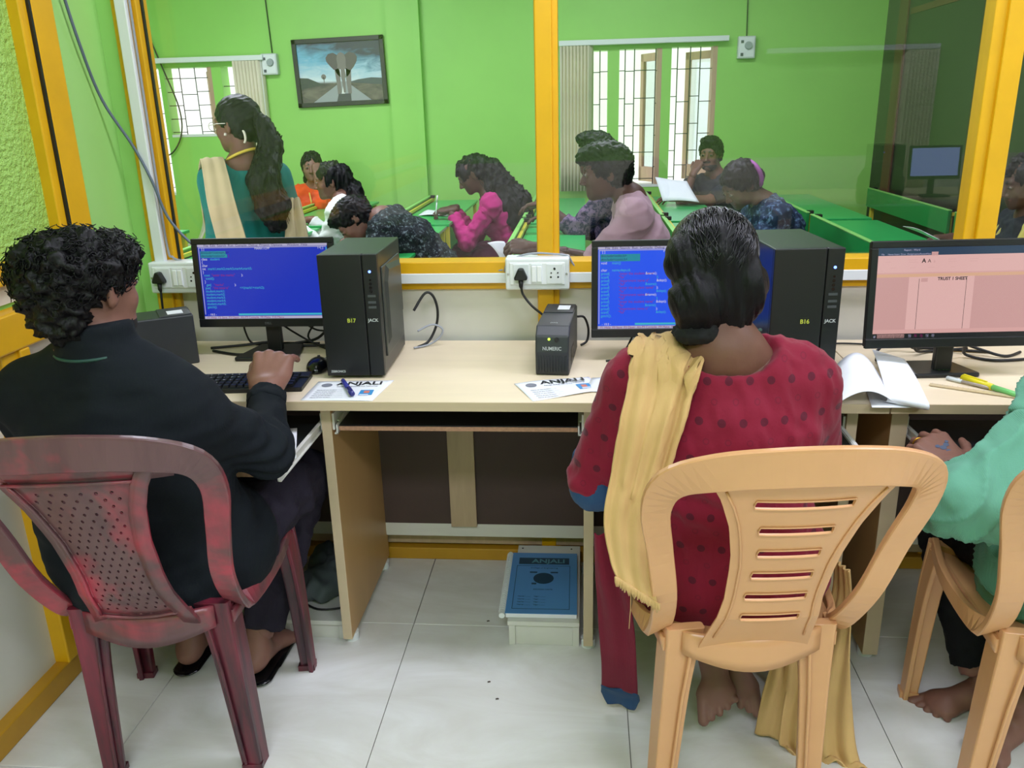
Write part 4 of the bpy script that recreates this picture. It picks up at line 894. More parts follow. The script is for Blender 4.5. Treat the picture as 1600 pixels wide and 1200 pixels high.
def blind(label, x0, x1, zr, bx0, bx1, n):
    t = thing('vertical_blind', label, 'blind', ((x0+x1)/2,YF-.06,zr)); ox = (x0+x1)/2
    MB().box((x0-ox,-.025,-.018),(x1-ox,.03,.02)).build('head_rail', WHITEP, t, None, .003); pr = None; SL = mat('blind_cream', (226,218,192), .7, fn=f_speck(6,.94,.05,80))
    for k in range(n):
        o = MB().grid(lambda u, v: ((u-.5)*.085*math.cos(1.0)+.0, (u-.5)*.085*math.sin(1.0), -.02-(zr-.8)*v), 3, 4, 0, .0012).build('slat', SL, t) if pr is None else link('slat', pr, t)
        pr = o.data; o.location = (bx0-ox+(bx1-bx0)*(k+.5)/n, 0, 0)
    MB().tube([((bx1 if bx1 > ox+.0 else bx0)-ox,-.02,-.02),((bx1 if bx1 > ox else bx0)-ox,-.02,-.7)], .003, 5).build('pull_cord', WHITEP, t); return t
blind('cream vertical blind drawn to the left side of the right windows', -.2, 1.09, 1.895, -.185, .055, 9); blind('cream vertical blind drawn to the right side of the left windows', -3.95, -2.56, 1.865, -2.80, -2.58, 8)
# loose wire hanging in front of the left window
tag(MB().tube([(0,.03,.68),(.127,0,.32),(.222,0,.0),(.211,0,-.21),(.106,0,-.36),(-.053,.03,-.39)], .006, 6, 0, True, 6).build('wire', mat('dark_wire', (40,60,36), .6), None, (-3.55,6.965,1.505)), 'thin dark wire looping in front of the left barred window', 'cable')
# papers on the benches
def cpaper(label, pts, m_=PAPER):
    c = sum((Vector(p) for p in pts), Vector())/4; t = thing('paper_sheet', label, 'paper', c); q = [Vector(p)-c for p in pts]
    MB().grid(lambda u, v: (q[0]*(1-u)+q[1]*u)*(1-v)+(q[3]*(1-u)+q[2]*u)*v+Vector((0,0,.01*math.sin(3*u+2*v))), 8, 6, 0, .001).build('sheet', m_, t)
cpaper('white paper under the hand of the long-haired woman in magenta', [(-1.14,5.72,.744),(-.93,5.66,.744),(-.90,5.95,.744),(-1.12,6.0,.744)])
cpaper('white paper held up on the table by the man resting his cheek', [(.55,6.05,.78),(.80,6.02,.77),(.72,6.12,.92),(.50,6.15,.93)])
cpaper('white paper under the hand of the bent student in the speckled dark shirt', [(.55,4.62,.744),(.78,4.62,.744),(.76,4.90,.744),(.54,4.90,.744)])
cpaper('white paper held by the student at the right edge', [(1.435,3.93,.872),(1.50,3.80,.852),(1.67,3.80,.79),(1.60,3.95,.792)])
cpaper('folded white paper in the hand of the man in pink', [(-.42,3.60,.87),(-.36,3.58,.80),(-.29,3.62,.79),(-.35,3.64,.86)])
# ================================================================== the other half of the computer room, seen only as reflections in the glass
t = thing('computer_desk', 'computer desk along the back wall, mirrored in the glass', 'desk', (1.9,-1.75,0))
MB().box((-1.6,-.35,.728),(1.6,.35,.75)).build('desktop', WOOD, t, None, .002)
for x in (-1.55,-.5,.5,1.52): MB().box((x,-.32,0),(x+.025,.32,.728)).build('side_panel', WOODS, t)
t, tx, rect = monitor('monitor with a pale lilac screen on the back desk, mirrored in the glass', (2.50,-1.42,D), R_(0), .36, .235, .12, 4, (None, .19, (-.09,.07)), emat('lilac_screen', (150,165,240), 3.2), None)
t['label'] = 'monitor with a pale lilac screen on the back desk, mirrored in the glass'; t.rotation_euler.z = R_(180)
tower('black computer tower on the back desk, mirrored in the glass', (2.21,-1.45,D), R_(180), .17, .33, .36, 'B20')
blind2 = dup(next(o for o in COL.objects if o.name == 'vertical_blind'), (2.05,YB+.08,1.80), R_(180), 'cream vertical blind on the back wall, mirrored in the glass')
# ================================================================== people
def f_skin(t, b, c):
    co = t.coord(); n = t.noise(co, 25, 4); t.l.new(t.mix(t.ramp(n, .3, .7), tuple(x*.88 for x in c), c), b.inputs['Base Color'])
    t.l.new(t.bump(t.noise(co, 180, 3), .08, .002), b.inputs['Normal'])
def skin(name, rgb): return mat(name, rgb, .5, spec=.35, fn=f_skin)
SK1 = skin('skin_brown', (130,91,78)); SK2 = skin('skin_dark_brown', (112,76,62)); SK3 = skin('skin_deep_brown', (88,60,50))
LIP = mat('lips', (120,66,62), .4); BROW = mat('eyebrow_hair', (22,18,18), .7); SOLE = skin('sole_skin', (120,86,74)); NAIL = mat('nail', (170,126,112), .3)
def f_hair(t, b, c):
    n = t.noise(t.coord((60,60,9)), 3, 5, .6, .5); t.l.new(t.bump(n, .35, .006), b.inputs['Normal']); t.l.new(t.mix(t.ramp(n, .35, .7), tuple(x*.5 for x in c), tuple(x*1.6 for x in c)), b.inputs['Base Color'])
HAIR = mat('black_hair', (9,9,12), .42, spec=.2, fn=f_hair); STRAND = mat('hair_strands', (13,14,19), .26, spec=.45); CURL = mat('curly_hair', (8,8,10), .42, spec=.25, fn=f_hair)
EYEW = mat('eye_white', (120,108,100), .4); EYEB = mat('eye_iris', (24,16,14), .15)
def frame(fwd, up=(0,0,1)):
    y = nrm(fwd); x = nrm(np.cross(y, up)); z = np.cross(x, y); return np.stack([x,y,z], 1)
class LS:
    """local-frame wrapper: adds shapes in a head / hand / foot frame of scale s"""
    def __init__(s, S, c, R, sc=1): s.S = S; s.c = V(c); s.R = R; s.s = sc
    def p(s, a): return s.c+s.R@(V(a)*s.s)
    def cone(s, a, b, ra, rb=None, sq=None, k=.02, **kw): s.S.cone(s.p(a), s.p(b), ra*s.s, (ra if rb is None else rb)*s.s, sq=None if sq is None else (s.R@V(sq[0]), sq[1]), k=k, **kw); return s
    def ell(s, c, r, R=None, k=.02, **kw): s.S.ell(s.p(c), V(r)*s.s, s.R if R is None else s.R@R, k=k, **kw); return s
    def cut(s, p, n, **kw): s.S.cut(s.p(p), s.R@V(n), **kw); return s
def rx(a): a = R_(a); return np.array([[1,0,0],[0,math.cos(a),-math.sin(a)],[0,math.sin(a),math.cos(a)]])
def ry(a): a = R_(a); return np.array([[math.cos(a),0,math.sin(a)],[0,1,0],[-math.sin(a),0,math.cos(a)]])
def rz(a): a = R_(a); return np.array([[math.cos(a),-math.sin(a),0],[math.sin(a),math.cos(a),0],[0,0,1]])
def head_shape(H, nb, fem=False, ears=True, beard=False):
    H.ell((0,-.018,.034),(.073,.094,.080)).ell((0,.022,-.02),(.064,.068,.085),k=.03).ell((0,.038,-.072),(.047,.046,.036) if fem else (.052,.05,.038),k=.025)
    H.ell((0,.068,-.093),(.020,.018,.018),k=.02).ell((.036,.056,-.028),(.024,.022,.022),k=.02).ell((-.036,.056,-.028),(.024,.022,.022),k=.02)
    H.cone((-.036,.072,.024),(.036,.072,.024),.012,k=.014)
    for sx in (-1,1): H.ell((sx*.031,.094,.004),(.017,.014,.011),k=.012,op=-1)
    for sx in (-1,1): H.ell((sx*.031,.080,.003),(.0145,.010,.010),k=.005)
    H.cone((0,.084,.010),(0,.106,-.030),.0075,.0115,k=.010).ell((.012,.094,-.036),(.0085,.009,.0075),k=.006).ell((-.012,.094,-.036),(.0085,.009,.0075),k=.006)
    H.cone((-.018,.081,-.058),(.018,.081,-.058),.0065,k=.006,id=1).cone((-.015,.080,-.068),(.015,.080,-.068),.0075,k=.006,id=1)
    if ears:
        for sx in (-1,1): H.ell((sx*.074,-.012,-.006),(.011,.019,.032),rz(sx*22)@rx(-8),k=.008).ell((sx*.084,-.008,0),(.006,.009,.016),rz(sx*22),k=.006,op=-1)
    for sx in (-1,1): H.cone((sx*.016,.088,.026),(sx*.047,.072,.030),.0042,.0032,k=.002,id=2)
    if beard: H.ell((0,.040,-.080),(.056,.052,.036),k=.012,id=2).cone((-.02,.088,-.05),(.02,.088,-.05),.006,k=.006,id=2)
    H.S.cone(H.p((0,-.03,-.04)), V(nb), .050*H.s, .058*H.s, k=.03)
def eyes_mesh(H, par, base):
    for sx in (-1,1):
        S = SDF(); L = LS(S, H.c, H.R, H.s); L.ell((sx*.031,.0825,.003),(.0125,.011,.0068)).ell((sx*.031,.0925,.003),(.0058,.004,.0058),id=1,k=.001)
        npmesh('eye', [S.mesh(.0024)], [EYEW, EYEB], par, base)
def hand_shape(S, wr, fwd, back, th, curl, s=1, splay=1, thumb=(.75,.6,-.25), tid=0):
    R = frame(fwd, back); L = LS(S, wr, R, s); KX = [th*.030, th*.010, -th*.011, -th*.030]; KY = [.086,.090,.085,.076]; LN = [.070,.079,.072,.055]; RR = [.0088,.009,.0085,.0075]
    L.cone((0,-.03,0),(0,.01,0),.024,.023,sq=((1,0,0),1.25)).ell((0,.048,-.003),(.040,.048,.015),k=.012)
    for i in range(4):
        L.cone((KX[i]*.5,.02,0),(KX[i],KY[i],.002),.014,.0105,k=.010)
        c = curl[i]; c = c if isinstance(c, tuple) else (c, c, c*.7); p = V(KX[i],KY[i],.001); a = 0; dx = KX[i]*2.2*splay
        for q, (fr_, cc) in enumerate(zip((.45,.31,.24), c)):
            a += cc; d = nrm(V(dx*math.cos(R_(a)), math.cos(R_(a)), -math.sin(R_(a)))); n_ = p+d*LN[i]*fr_; r0 = RR[i]*(1-.09*q)
            L.cone(p, n_, r0, r0*.93, k=.0035); p = n_
        if tid: L.ell(p+V(0,-.002,.006*math.cos(R_(a))), (.005,.006,.003), k=.001, id=tid)
    d = nrm(V(th*thumb[0],thumb[1],thumb[2])); p = V(th*.022,.016,-.006); n_ = p+d*.046; L.cone(p, n_, .0145, .011, k=.014); d2 = nrm(d+V(-th*.25,.4,0)); m_ = n_+d2*.030; L.cone(n_, m_, .0105, .0095, k=.004); L.cone(m_, m_+nrm(d2+V(-th*.1,.2,-.1))*.022, .0095, .0075, k=.004)
def foot_shape(S, ank, toe, up, s=1, flip=1, idd=0):
    L = LS(S, ank, frame(toe, up), s)
    L.cone((0,0,.045),(0,-.012,.0),.031,.034).ell((0,-.040,-.042),(.029,.032,.027),id=idd).cone((0,-.02,-.028),(flip*.004,.085,-.043),.034,.027,sq=((1,0,0),1.1),id=idd).ell((0,.105,-.046),(.046,.034,.021),id=idd)
    for i in range(5):
        x = flip*(-.034+.0178*i); y = .158-.0045*i-.0016*i*i; L.cone((x*.95,.115,-.050),(x*1.06,y,-.057),.0135 if i == 0 else .0102,.0125 if i == 0 else .0088,k=.003,id=idd)
def ik(a, b, l1, l2, hint):
    a = V(a); b = V(b); d = np.linalg.norm(b-a); L = l1+l2
    if d > L*.995: l1 *= d/L*1.006; l2 *= d/L*1.006
    x = (l1*l1-l2*l2+d*d)/(2*d); h = math.sqrt(max(l1*l1-x*x, 0)); n = (b-a)/d; hv = V(hint)-n*(V(hint)@n); return a+n*x+nrm(hv)*h
class Fig:
    """one person: joints in world space, one continuous body, clothing and hair as children"""
    def __init__(s, label, pel, nb, hc, look, shL, shR, elL, wrL, elR, wrR, hipL, hipR, knL, knR, anL, anR, sk, s_=.95, wide=1, fem=False, hup=(0,0,1)):
        for k, v in list(locals().items()):
            if k not in ('s','label','sk','s_','wide','fem','look','hup'): setattr(s, k, V(v))
        s.s = s_; s.wide = wide; s.fem = fem; s.sk = sk; s.base = V(pel[0],pel[1],0); s.t = thing('person', label, 'person', tuple(s.base))
        s.R = frame(look, hup); s.up = nrm(s.nb-s.pel); l = s.shR-s.shL; s.lat = nrm(l-s.up*(l@s.up)); s.fw = np.cross(s.up, s.lat); s.fine = []
    def torso(s, S, t=0, upper=True, k=.03, id=0):
        q = s.s*s.wide; u = s.nb-s.pel; lat = s.lat; bk = -s.fw*.02
        w = s.pel+u*.33+bk*.3; c = s.pel+u*.68+bk*.6
        S.cone(s.pel-s.up*.02, w, .105*q+t, .098*q+t, k=k, sq=(lat,1.42), id=id); S.cone(w, c, .098*q+t, .108*q+t, k=k, sq=(lat,1.42 if not s.fem else 1.34), id=id)
        S.cone(c, s.nb-s.up*.075, .108*q+t, .072*q+t, k=k, sq=(lat,1.5), id=id)
        m = s.nb-s.up*.055
        for sh in (s.shL, s.shR): S.cone(m+(sh-m)*.25, sh, .060*s.s+t, .053*s.s+t, k=.04, id=id); S.cone(s.nb-s.up*.02+(sh-s.nb)*.12, s.nb+(sh-s.nb)*.75, .042*s.s+t, .040*s.s+t, k=.04, id=id)
        if s.fem: 
            for sg in (-1,1): S.ell(c+s.fw*.075*q+lat*sg*.068-s.up*.03, V(.062,.062,.062)*q+t, k=.03, id=id)
        S.cone(s.hipL, s.hipR, .108*q+t, k=k, id=id)
    def arms(s, S, t=0, fr=1.0, id=0, only=None, flat=None, flare=0):
        for nm, sh, el, wr in (('L',s.shL,s.elL,s.wrL),('R',s.shR,s.elR,s.wrR)):
            if only and nm not in only: continue
            q = s.s
            if fr <= .5:
                e = sh+(el-sh)*fr*2; S.cone(sh, e, .052*q+t, (.052-.010*fr*2)*q+t+flare, k=.03, id=id, flat=1)
            else:
                f = (fr-.5)*2; S.cone(sh, el, .052*q+t, .042*q+t, k=.03, id=id); S.cone(el, el+(wr-el)*f, .042*q+t, (.042-.014*f)*q+t+flare, k=.02, id=id, flat=1)
    def legs(s, S, t=0, fr=1.0, id=0, flare=0):
        for hp, kn, an in ((s.hipL,s.knL,s.anL),(s.hipR,s.knR,s.anR)):
            q = s.s*s.wide**.5; S.cone(hp, kn, .088*q+t, .058*q+t, k=.03, id=id); e = kn+(an-kn)*fr
            S.cone(kn, e, .056*q+t, .038*q+t+flare, k=.02, id=id, flat=1); S.ell(kn+(an-kn)*.3-nrm(np.cross(s.lat,an-kn))*(-.0)+0, V(.052,.052,.09)*q+t*.5, k=.02, id=id) if 0 else None
    def body(s, h=.011, hh=.0045, beard=False, ears=True, hands=(), feet=(), mats=None, ha=.0034):
        S = SDF(); s.torso(S, -.004); s.arms(S, -.001); s.legs(S, -.004); Ms = [S.mesh(h)]
        S = SDF(); s.H = LS(S, s.hc, s.R, s.s); head_shape(s.H, s.nb, s.fem, ears, beard); S.cone(s.nb, s.nb-s.up*.10, .056*s.s, .085*s.s, k=.03, sq=(s.lat,1.35)); [S.cone(s.nb-s.up*.012, s.nb+(sh-s.nb)*.6-s.up*.004, .050*s.s, .036*s.s, k=.04) for sh in (s.shL, s.shR)]; Ms.append(smooth(S.mesh(hh), 1, .4))
        for kw in hands: S = SDF(); hand_shape(S, **kw); Ms.append(smooth(S.mesh(ha), 1, .3))
        for kw in feet: S = SDF(); foot_shape(S, **kw); Ms.append(smooth(S.mesh(.0036), 1, .3))
        s.b = npmesh('body', Ms, mats or [s.sk, LIP, BROW, NAIL], s.t, s.base)
        return s.b
    def eyes(s): eyes_mesh(s.H, s.t, s.base)
    def add(s, name, M, mats, label=None):
        o = npmesh(name, M if isinstance(M, list) else [M], mats if isinstance(mats, list) else [mats], s.t, s.base)
        if label: o['label'] = label
        return o
    def mb(s, m, name, mats, label=None):
        m.v = [tuple(V(tuple(v))-s.base) for v in m.v]; return m.build(name, mats, s.t, None, 0, label)
    def cap(s, S, extra=.012, front=.075, low=-.055, face=True):
        """hair that covers the skull; front/low bound the face opening"""
        L = LS(S, s.hc, s.R, s.s); e = extra
        L.ell((0,-.020,.034),(.075+e,.096+e,.082+e)).ell((0,-.055,-.02),(.064+e,.05+e,.06+e),k=.03)
        if face: L.ell((0,front+.035,-.035),(.088,.072,.098),k=.012,op=-1)
        return L
def seated(label, pel, face, nb, hc, look, wrL, wrR, sk, s=.93, wide=1, fem=False, sw=.175, roll=0, hintL=(0,0,-1), hintR=(0,0,-1), hup=(0,0,1), knee=None):
    pel = V(pel); nb = V(nb); f = nrm(V(face[0],face[1],0)); rt = V(f[1],-f[0],0); up = nrm(nb-pel); l = nrm(rt-up*(rt@up)+V(0,0,roll))
    shL = nb-l*sw-up*.058; shR = nb+l*sw-up*.058; hl = pel-rt*.09+f*.02; hr = pel+rt*.09+f*.02
    kl = hl+f*.37+V(0,0,.0); kr = hr+f*.37; al = V(kl[0],kl[1],.085)-f*.02; ar = V(kr[0],kr[1],.085)-f*.02
    back = -f*.3
    return Fig(label, pel, nb, hc, look, shL, shR, ik(shL, wrL, .275*s/.93, .245*s/.93, V(hintL)+back), wrL, ik(shR, wrR, .275*s/.93, .245*s/.93, V(hintR)+back), wrR, hl, hr, kl, kr, al, ar, sk, s, wide, fem, hup)
def folds(a=.006, wl=.12, seed=1, st=(1,1,1)): return lambda P: a*wob(P, wl, seed, st)+a*.5*wob(P, wl*.45, seed+9, st)
def ribbon(pts, across, widths, n=3, amp=.008, thick=.0025, nu=26, nv=40, seed=0, hem=0):
    P = [Vector(p) for p in spline(pts, 8)]; A = spline([Vector(a) for a in across], 8); k = len(P)-1; W = np.interp(np.linspace(0,1,k+1), np.linspace(0,1,len(widths)), widths)
    def fn(u, v):
        x = v*k; i = min(int(x), k-1); f = x-i; p = P[i].lerp(P[i+1], f); a = A[i].lerp(A[i+1], f).normalized(); d = (P[min(i+1,k)]-P[max(i,0)]).normalized(); w_ = W[i]*(1-f)+W[i+1]*f
        nn = a.cross(d).normalized(); return p+a*((u-.5)*w_)+nn*(amp*math.sin(u*n*6.283+1.5*math.sin(v*5+seed)+seed)*(.6+.4*math.sin(v*3+seed)))
    return fn
def cloth(name, rgb, rough=.85, **kw): return mat(name, rgb, rough, spec=.2, sheen=.06 if max(rgb) > 60 else 0, fn=f_cloth(**kw))
from mathutils.bvhtree import BVHTree
def conform(m, M, margin=.006, reach=.09, pleat=None):
    """push the sheet in m out of the clothed body M so that it lies on it"""
    P, Q, I = M; tr = BVHTree.FromPolygons([tuple(p) for p in P], [tuple(int(i) for i in q) for q in Q]); out = []
    for v in m.v:
        v = Vector(v); r = tr.find_nearest(v, reach)
        if r[0] is not None:
            d = (v-r[0]).dot(r[1])
            if d < margin: v = r[0]+r[1]*margin+(v-r[0]-r[1]*d)*.9
            if pleat:
                nu, nv, fq, am, sd = pleat; q = len(out) % ((nu+1)*(nv+1)); u, w_ = (q//(nv+1))/nu, (q%(nv+1))/nv
                v = v+r[1]*am*(.5+.5*math.sin(u*fq*6.283+sd+.9*math.sin(w_*5)))*(.55+.45*math.sin(u*5+w_*7))
        out.append(v)
    m.v = out; return m
# ------------------------------------------------------------------ the man in black
NAVY = cloth('black_shirt_cloth', (17,23,29), strength=.16); TRO = cloth('dark_trouser_cloth', (38,34,46), strength=.3)
F = Fig('man with curly black hair in a black shirt, seen from behind on the maroon chair', (-.92,1.60,.50), (-.945,1.485,.985), (-.957,1.515,1.108), (.28,1,-.10), (-1.115,1.50,.885), (-.805,1.50,.872),
        (-1.24,1.68,.70), (-1.08,1.86,.79), (-.700,1.645,.712), (-.752,1.815,.782), (-1.01,1.63,.49), (-.83,1.63,.49), (-1.07,1.99,.50), (-.745,1.98,.50), (-1.06,1.86,.10), (-.86,1.83,.10), SK1, .97, 1.12)
F.body(hands=[dict(wr=(-.755,1.828,.79), fwd=(-.10,1,.62), back=(.08,-.62,1), th=-1, curl=[(72,45,30),(76,45,30),(66,50,30),(38,14,8)], s=1.28, splay=1.5, thumb=(.4,.85,-.3), tid=3), dict(wr=(-1.08,1.866,.792), fwd=(.1,1,.05), back=(0,-.1,1), th=1, curl=[20,22,22,22], s=1.0)],
       feet=[dict(ank=(-1.06,1.86,.085), toe=(-.1,1,-.12), up=(0,.1,1), s=1), dict(ank=(-.86,1.83,.085), toe=(.15,1,-.12), up=(0,.1,1), s=1, flip=-1)], beard=True)
F.eyes()
S = SDF(); F.torso(S, .016); F.arms(S, .013, .95); S.cone((-.92,1.57,.44), (-.92,1.60,.54), .15, .145, sq=((1,0,0),1.3), k=.04); S.ell((-1.045,1.50,.60),(.105,.09,.16),k=.06).ell((-1.0,1.47,.50),(.09,.07,.08),k=.05)
S.cut((0,0,.40),(0,0,-1))
S.cone(F.nb-F.up*.02, F.nb+V(0,.010,.062), .076, .072, k=.012, flat=1); S.cone(F.nb+V(0,.022,.035), F.nb+V(0,.032,.14), .055, .060, k=.004, op=-1)
def shirtfold(P):
    o = .0045*wob(P, .13, 4, (1,1,.7))+.0015*wob(P, .06, 8, (.6,.6,1.4)); e = np.exp(-((P-F.elR)**2).sum(1)/.006); o += e*.009*np.sin((P[:,2]*1.2+P[:,0]*.7-P[:,1])*130); return o
F.add('shirt', disp(S.mesh(.0075), shirtfold), NAVY, 'black long-sleeved shirt')
m = MB(); C0 = F.nb+V(0,.004,.012)
m.tube([tuple(C0+V(.074*math.cos(a),.070*math.sin(a)-.004,.006*math.sin(a)-.004)) for a in np.linspace(R_(195),R_(345),14)], .0035, 6); F.mb(m, 'lanyard', mat('green_ribbon', (28,66,58), .6), 'dark green lanyard ribbon at the collar')
m = MB(); cf = nrm(F.wrR-F.elR); wc = F.elR+(F.wrR-F.elR)*.93
S = SDF(); S.cone(wc-cf*.028, wc+cf*.012, .045, .046, k=.004, flat=3).cone(wc-cf*.02, wc+cf*.06, .036, .037, k=.003, op=-1); F.add('cuff', disp(S.mesh(.005), folds(.002,.05,3)), NAVY)
S = SDF(); F.legs(S, .012, .93, 0, .006); S.cone(F.hipL, F.hipR, .125); F.add('trousers', disp(S.mesh(.009), folds(.006,.1,6)), TRO, 'dark purplish grey trousers')
S = SDF()
for fx, fy in ((-1.062,1.90),(-.85,1.87)): S.cone((fx,fy-.09,.008),(fx+.005,fy+.11,.008), .038, .042, k=.01, sq=((0,0,1),.22))
F.add('sandals', S.mesh(.006), BLACKG, 'black slippers')
# curly hair: lumpy mass plus loose curls
S = SDF(); L = LS(S, F.hc, F.R, F.s)
L.ell((0,-.022,.034),(.088,.108,.078)).ell((-.045,-.055,.035),(.062,.062,.058),k=.03).ell((.032,-.03,.045),(.058,.066,.052),k=.03).ell((0,.05,.062),(.066,.060,.042),k=.03).ell((.0,-.085,.015),(.078,.042,.068),k=.03).ell((0,-.075,-.05),(.062,.042,.052),k=.03).ell((-.070,-.02,.025),(.036,.058,.056),k=.02)
L.ell((0,.118,-.045),(.082,.072,.088),k=.01,op=-1).ell((.095,.014,-.045),(.036,.050,.056),k=.01,op=-1).ell((-.098,.025,-.055),(.03,.045,.05),k=.01,op=-1); M0 = S.mesh(.0055)
M1 = disp(M0, lambda P: .0075*wob(P,.042,5)+.005*wob(P,.02,6)+.0025*wob(P,.011,2)); F.add('hair', M1, CURL, 'thick curly black hair')
P, Q, I = M0; N = vnorm(P, Q); rs = np.random.RandomState(3); m = MB(); zl = (P-F.hc)@F.R[:,2]; ok = np.where(zl > -.03*F.s)[0]
for k in range(640):
    i = rs.choice(ok); p = P[i]; n = N[i]; tg = nrm(np.cross(n, rs.randn(3))); b = np.cross(n, tg); r = .004+.005*rs.rand(); tn = rs.rand()*1.2+.7; ln = (.006+.012*rs.rand()); pts = []
    for q in range(9):
        a = q/8*tn*6.283; pts.append(tuple(p+n*(-.003+ln*q/8)+tg*r*math.sin(a)+b*r*(1-math.cos(a))))
    m.tube(pts, [.0016,.0016,.0008], 3, 0, False)
o = F.mb(m, 'hair_curls', CURL); o['kind'] = 'stuff'
# ------------------------------------------------------------------ the woman in red
def f_kurta(t, b, c):
    tc = t.coord(); sep = t.new('ShaderNodeSeparateXYZ'); t.l.new(tc, sep.inputs[0]); x, z = sep.outputs[0], sep.outputs[2]
    v = t.math('DIVIDE', z, .034); row = t.math('FLOOR', v); par = t.math('MODULO', row, 2.); u = t.math('ADD', t.math('DIVIDE', x, .0385), t.math('MULTIPLY', row, .31))
    du = t.math('SUBTRACT', t.math('FRACT', u), .5); dv = t.math('MULTIPLY', t.math('SUBTRACT', t.math('FRACT', v), .5), .88)
    d = t.math('SQRT', t.math('ADD', t.math('MULTIPLY', du, du), t.math('MULTIPLY', dv, dv)))
    big = t.math('MULTIPLY', t.math('LESS_THAN', d, .19), par); ring = t.math('MULTIPLY', t.math('MULTIPLY', t.math('LESS_THAN', d, .15), t.math('GREATER_THAN', d, .10)), t.math('SUBTRACT', 1., par))
    n = t.noise(tc, 9, 4); base = t.mix(t.ramp(n, .3, .7), tuple(q*.85 for q in c), c); fac = t.math('MULTIPLY', t.math('ADD', t.math('MULTIPLY', big, .62), t.math('MULTIPLY', ring, .3)), 1.)
    t.l.new(t.mix(fac, base, lin((44,18,34))), b.inputs['Base Color']); t.l.new(t.bump(t.noise(tc, 160, 4), .12, .004), b.inputs['Normal'])
KURTA = mat('red_printed_cotton', (128,22,48), .8, spec=.2, sheen=.1, fn=f_kurta); REDP = cloth('red_plain_cotton', (118,24,48)); BLUEH = cloth('blue_hem_cotton', (44,74,112)); MUST = cloth('mustard_chiffon', (204,168,112), .7, strength=.15); DKP = cloth('dark_blue_bottoms', (30,34,52))
F = Fig('woman in a red printed tunic and mustard stole, seen from behind on a peach chair', (.295,1.60,.50), (.262,1.545,.975), (.240,1.605,1.115), (-.10,1,-.14), (.105,1.555,.90), (.42,1.56,.90),
        (.025,1.585,.69), (.13,1.82,.69), (.475,1.63,.70), (.40,1.84,.69), (.205,1.62,.49), (.385,1.62,.49), (.20,1.97,.49), (.37,1.97,.49), (.297,1.75,.215), (.36,1.785,.215), SK2, .93, 1.12, True)
F.body(hands=[dict(wr=(.13,1.826,.692), fwd=(.1,1,-.05), back=(0,-.05,1), th=1, curl=[20,22,22,22], s=.92), dict(wr=(.40,1.846,.692), fwd=(-.1,1,-.05), back=(0,-.05,1), th=-1, curl=[20,22,22,22], s=.92)],
       feet=[dict(ank=(.300,1.735,.185), toe=(.10,-.42,-.90), up=(.05,.88,-.45), s=1.02, flip=1, idd=4), dict(ank=(.362,1.765,.185), toe=(.03,-.38,-.92), up=(-.05,.9,-.42), s=1.02, flip=-1, idd=4)], mats=[SK2, LIP, BROW, NAIL, SOLE])
F.eyes()
S = SDF(); F.torso(S, .016); F.arms(S, .015, .56); 
S.cone(F.hipL, F.knL, .112, .082, k=.03); S.cone(F.hipR, F.knR, .112, .082, k=.03); S.cone((.205,1.57,.44),(.385,1.57,.44), .10, .10, k=.04); S.ell((.295,1.565,.52),(.20,.12,.12),k=.05)
S.ell(F.nb+V(.005,-.035,.022), (.098,.085,.062), k=.008, op=-1); S.cone(F.nb, F.nb+V(0,.03,.1), .068, .066, k=.006, op=-1); S.cut((0,0,.385),(0,0,-1))
def kfold(P):
    o = .0035*wob(P,.10,3,(1,1,.6))+.002*wob(P,.04,5,(1.5,1.5,.5)); e = np.exp(-((P[:,2]-.68)**2)/.004)*np.exp(-((P[:,1]-1.5)**2)/.02); return o+e*.006*np.sin((P[:,2]+P[:,0]*.4)*95)
MT = disp(S.mesh(.0075), kfold); F.add('tunic', MT, KURTA, 'red tunic printed with rows of dark dots')
for sh, el, wr in ((F.shL,F.elL,F.wrL),(F.shR,F.elR,F.wrR)):
    d = nrm(wr-el); S = SDF(); S.cone(el+d*.012, el+d*.070, .067, .070, k=.004, flat=3).cone(el-d*.03, el+d*.10, .052, .056, k=.003, op=-1).ell(el-V(0,.012,.022),(.055,.052,.048),k=.02); F.add('sleeve_border', disp(S.mesh(.006), folds(.002,.06,2)), BLUEH, 'blue sleeve border')
S = SDF(); F.legs(S, .010, .9, 0, .01); F.add('trousers', disp(S.mesh(.009), folds(.006,.08,4)), DKP, 'dark loose trousers')
m = MB(); fn = ribbon([(.048,1.50,.60),(.060,1.53,.47),(.072,1.58,.33),(.082,1.63,.19),(.086,1.665,.10)], [(.9,-.3,0)]*5, [.05,.075,.085,.085,.088], 1.6, .008, seed=2); m.grid(fn, 22, 44, 0, .003); F.mb(m, 'side_flap', REDP, 'red side panel hanging beside the chair')
m = MB(); fn = ribbon([(.086,1.662,.104),(.089,1.68,.07),(.092,1.69,.035)], [(.9,-.3,0)]*3, [.090,.096,.066], 1.2, .008, seed=3.2); m.grid(fn, 22, 12, 0, .004); F.mb(m, 'side_flap_hem', BLUEH, 'blue hem of the side panel')
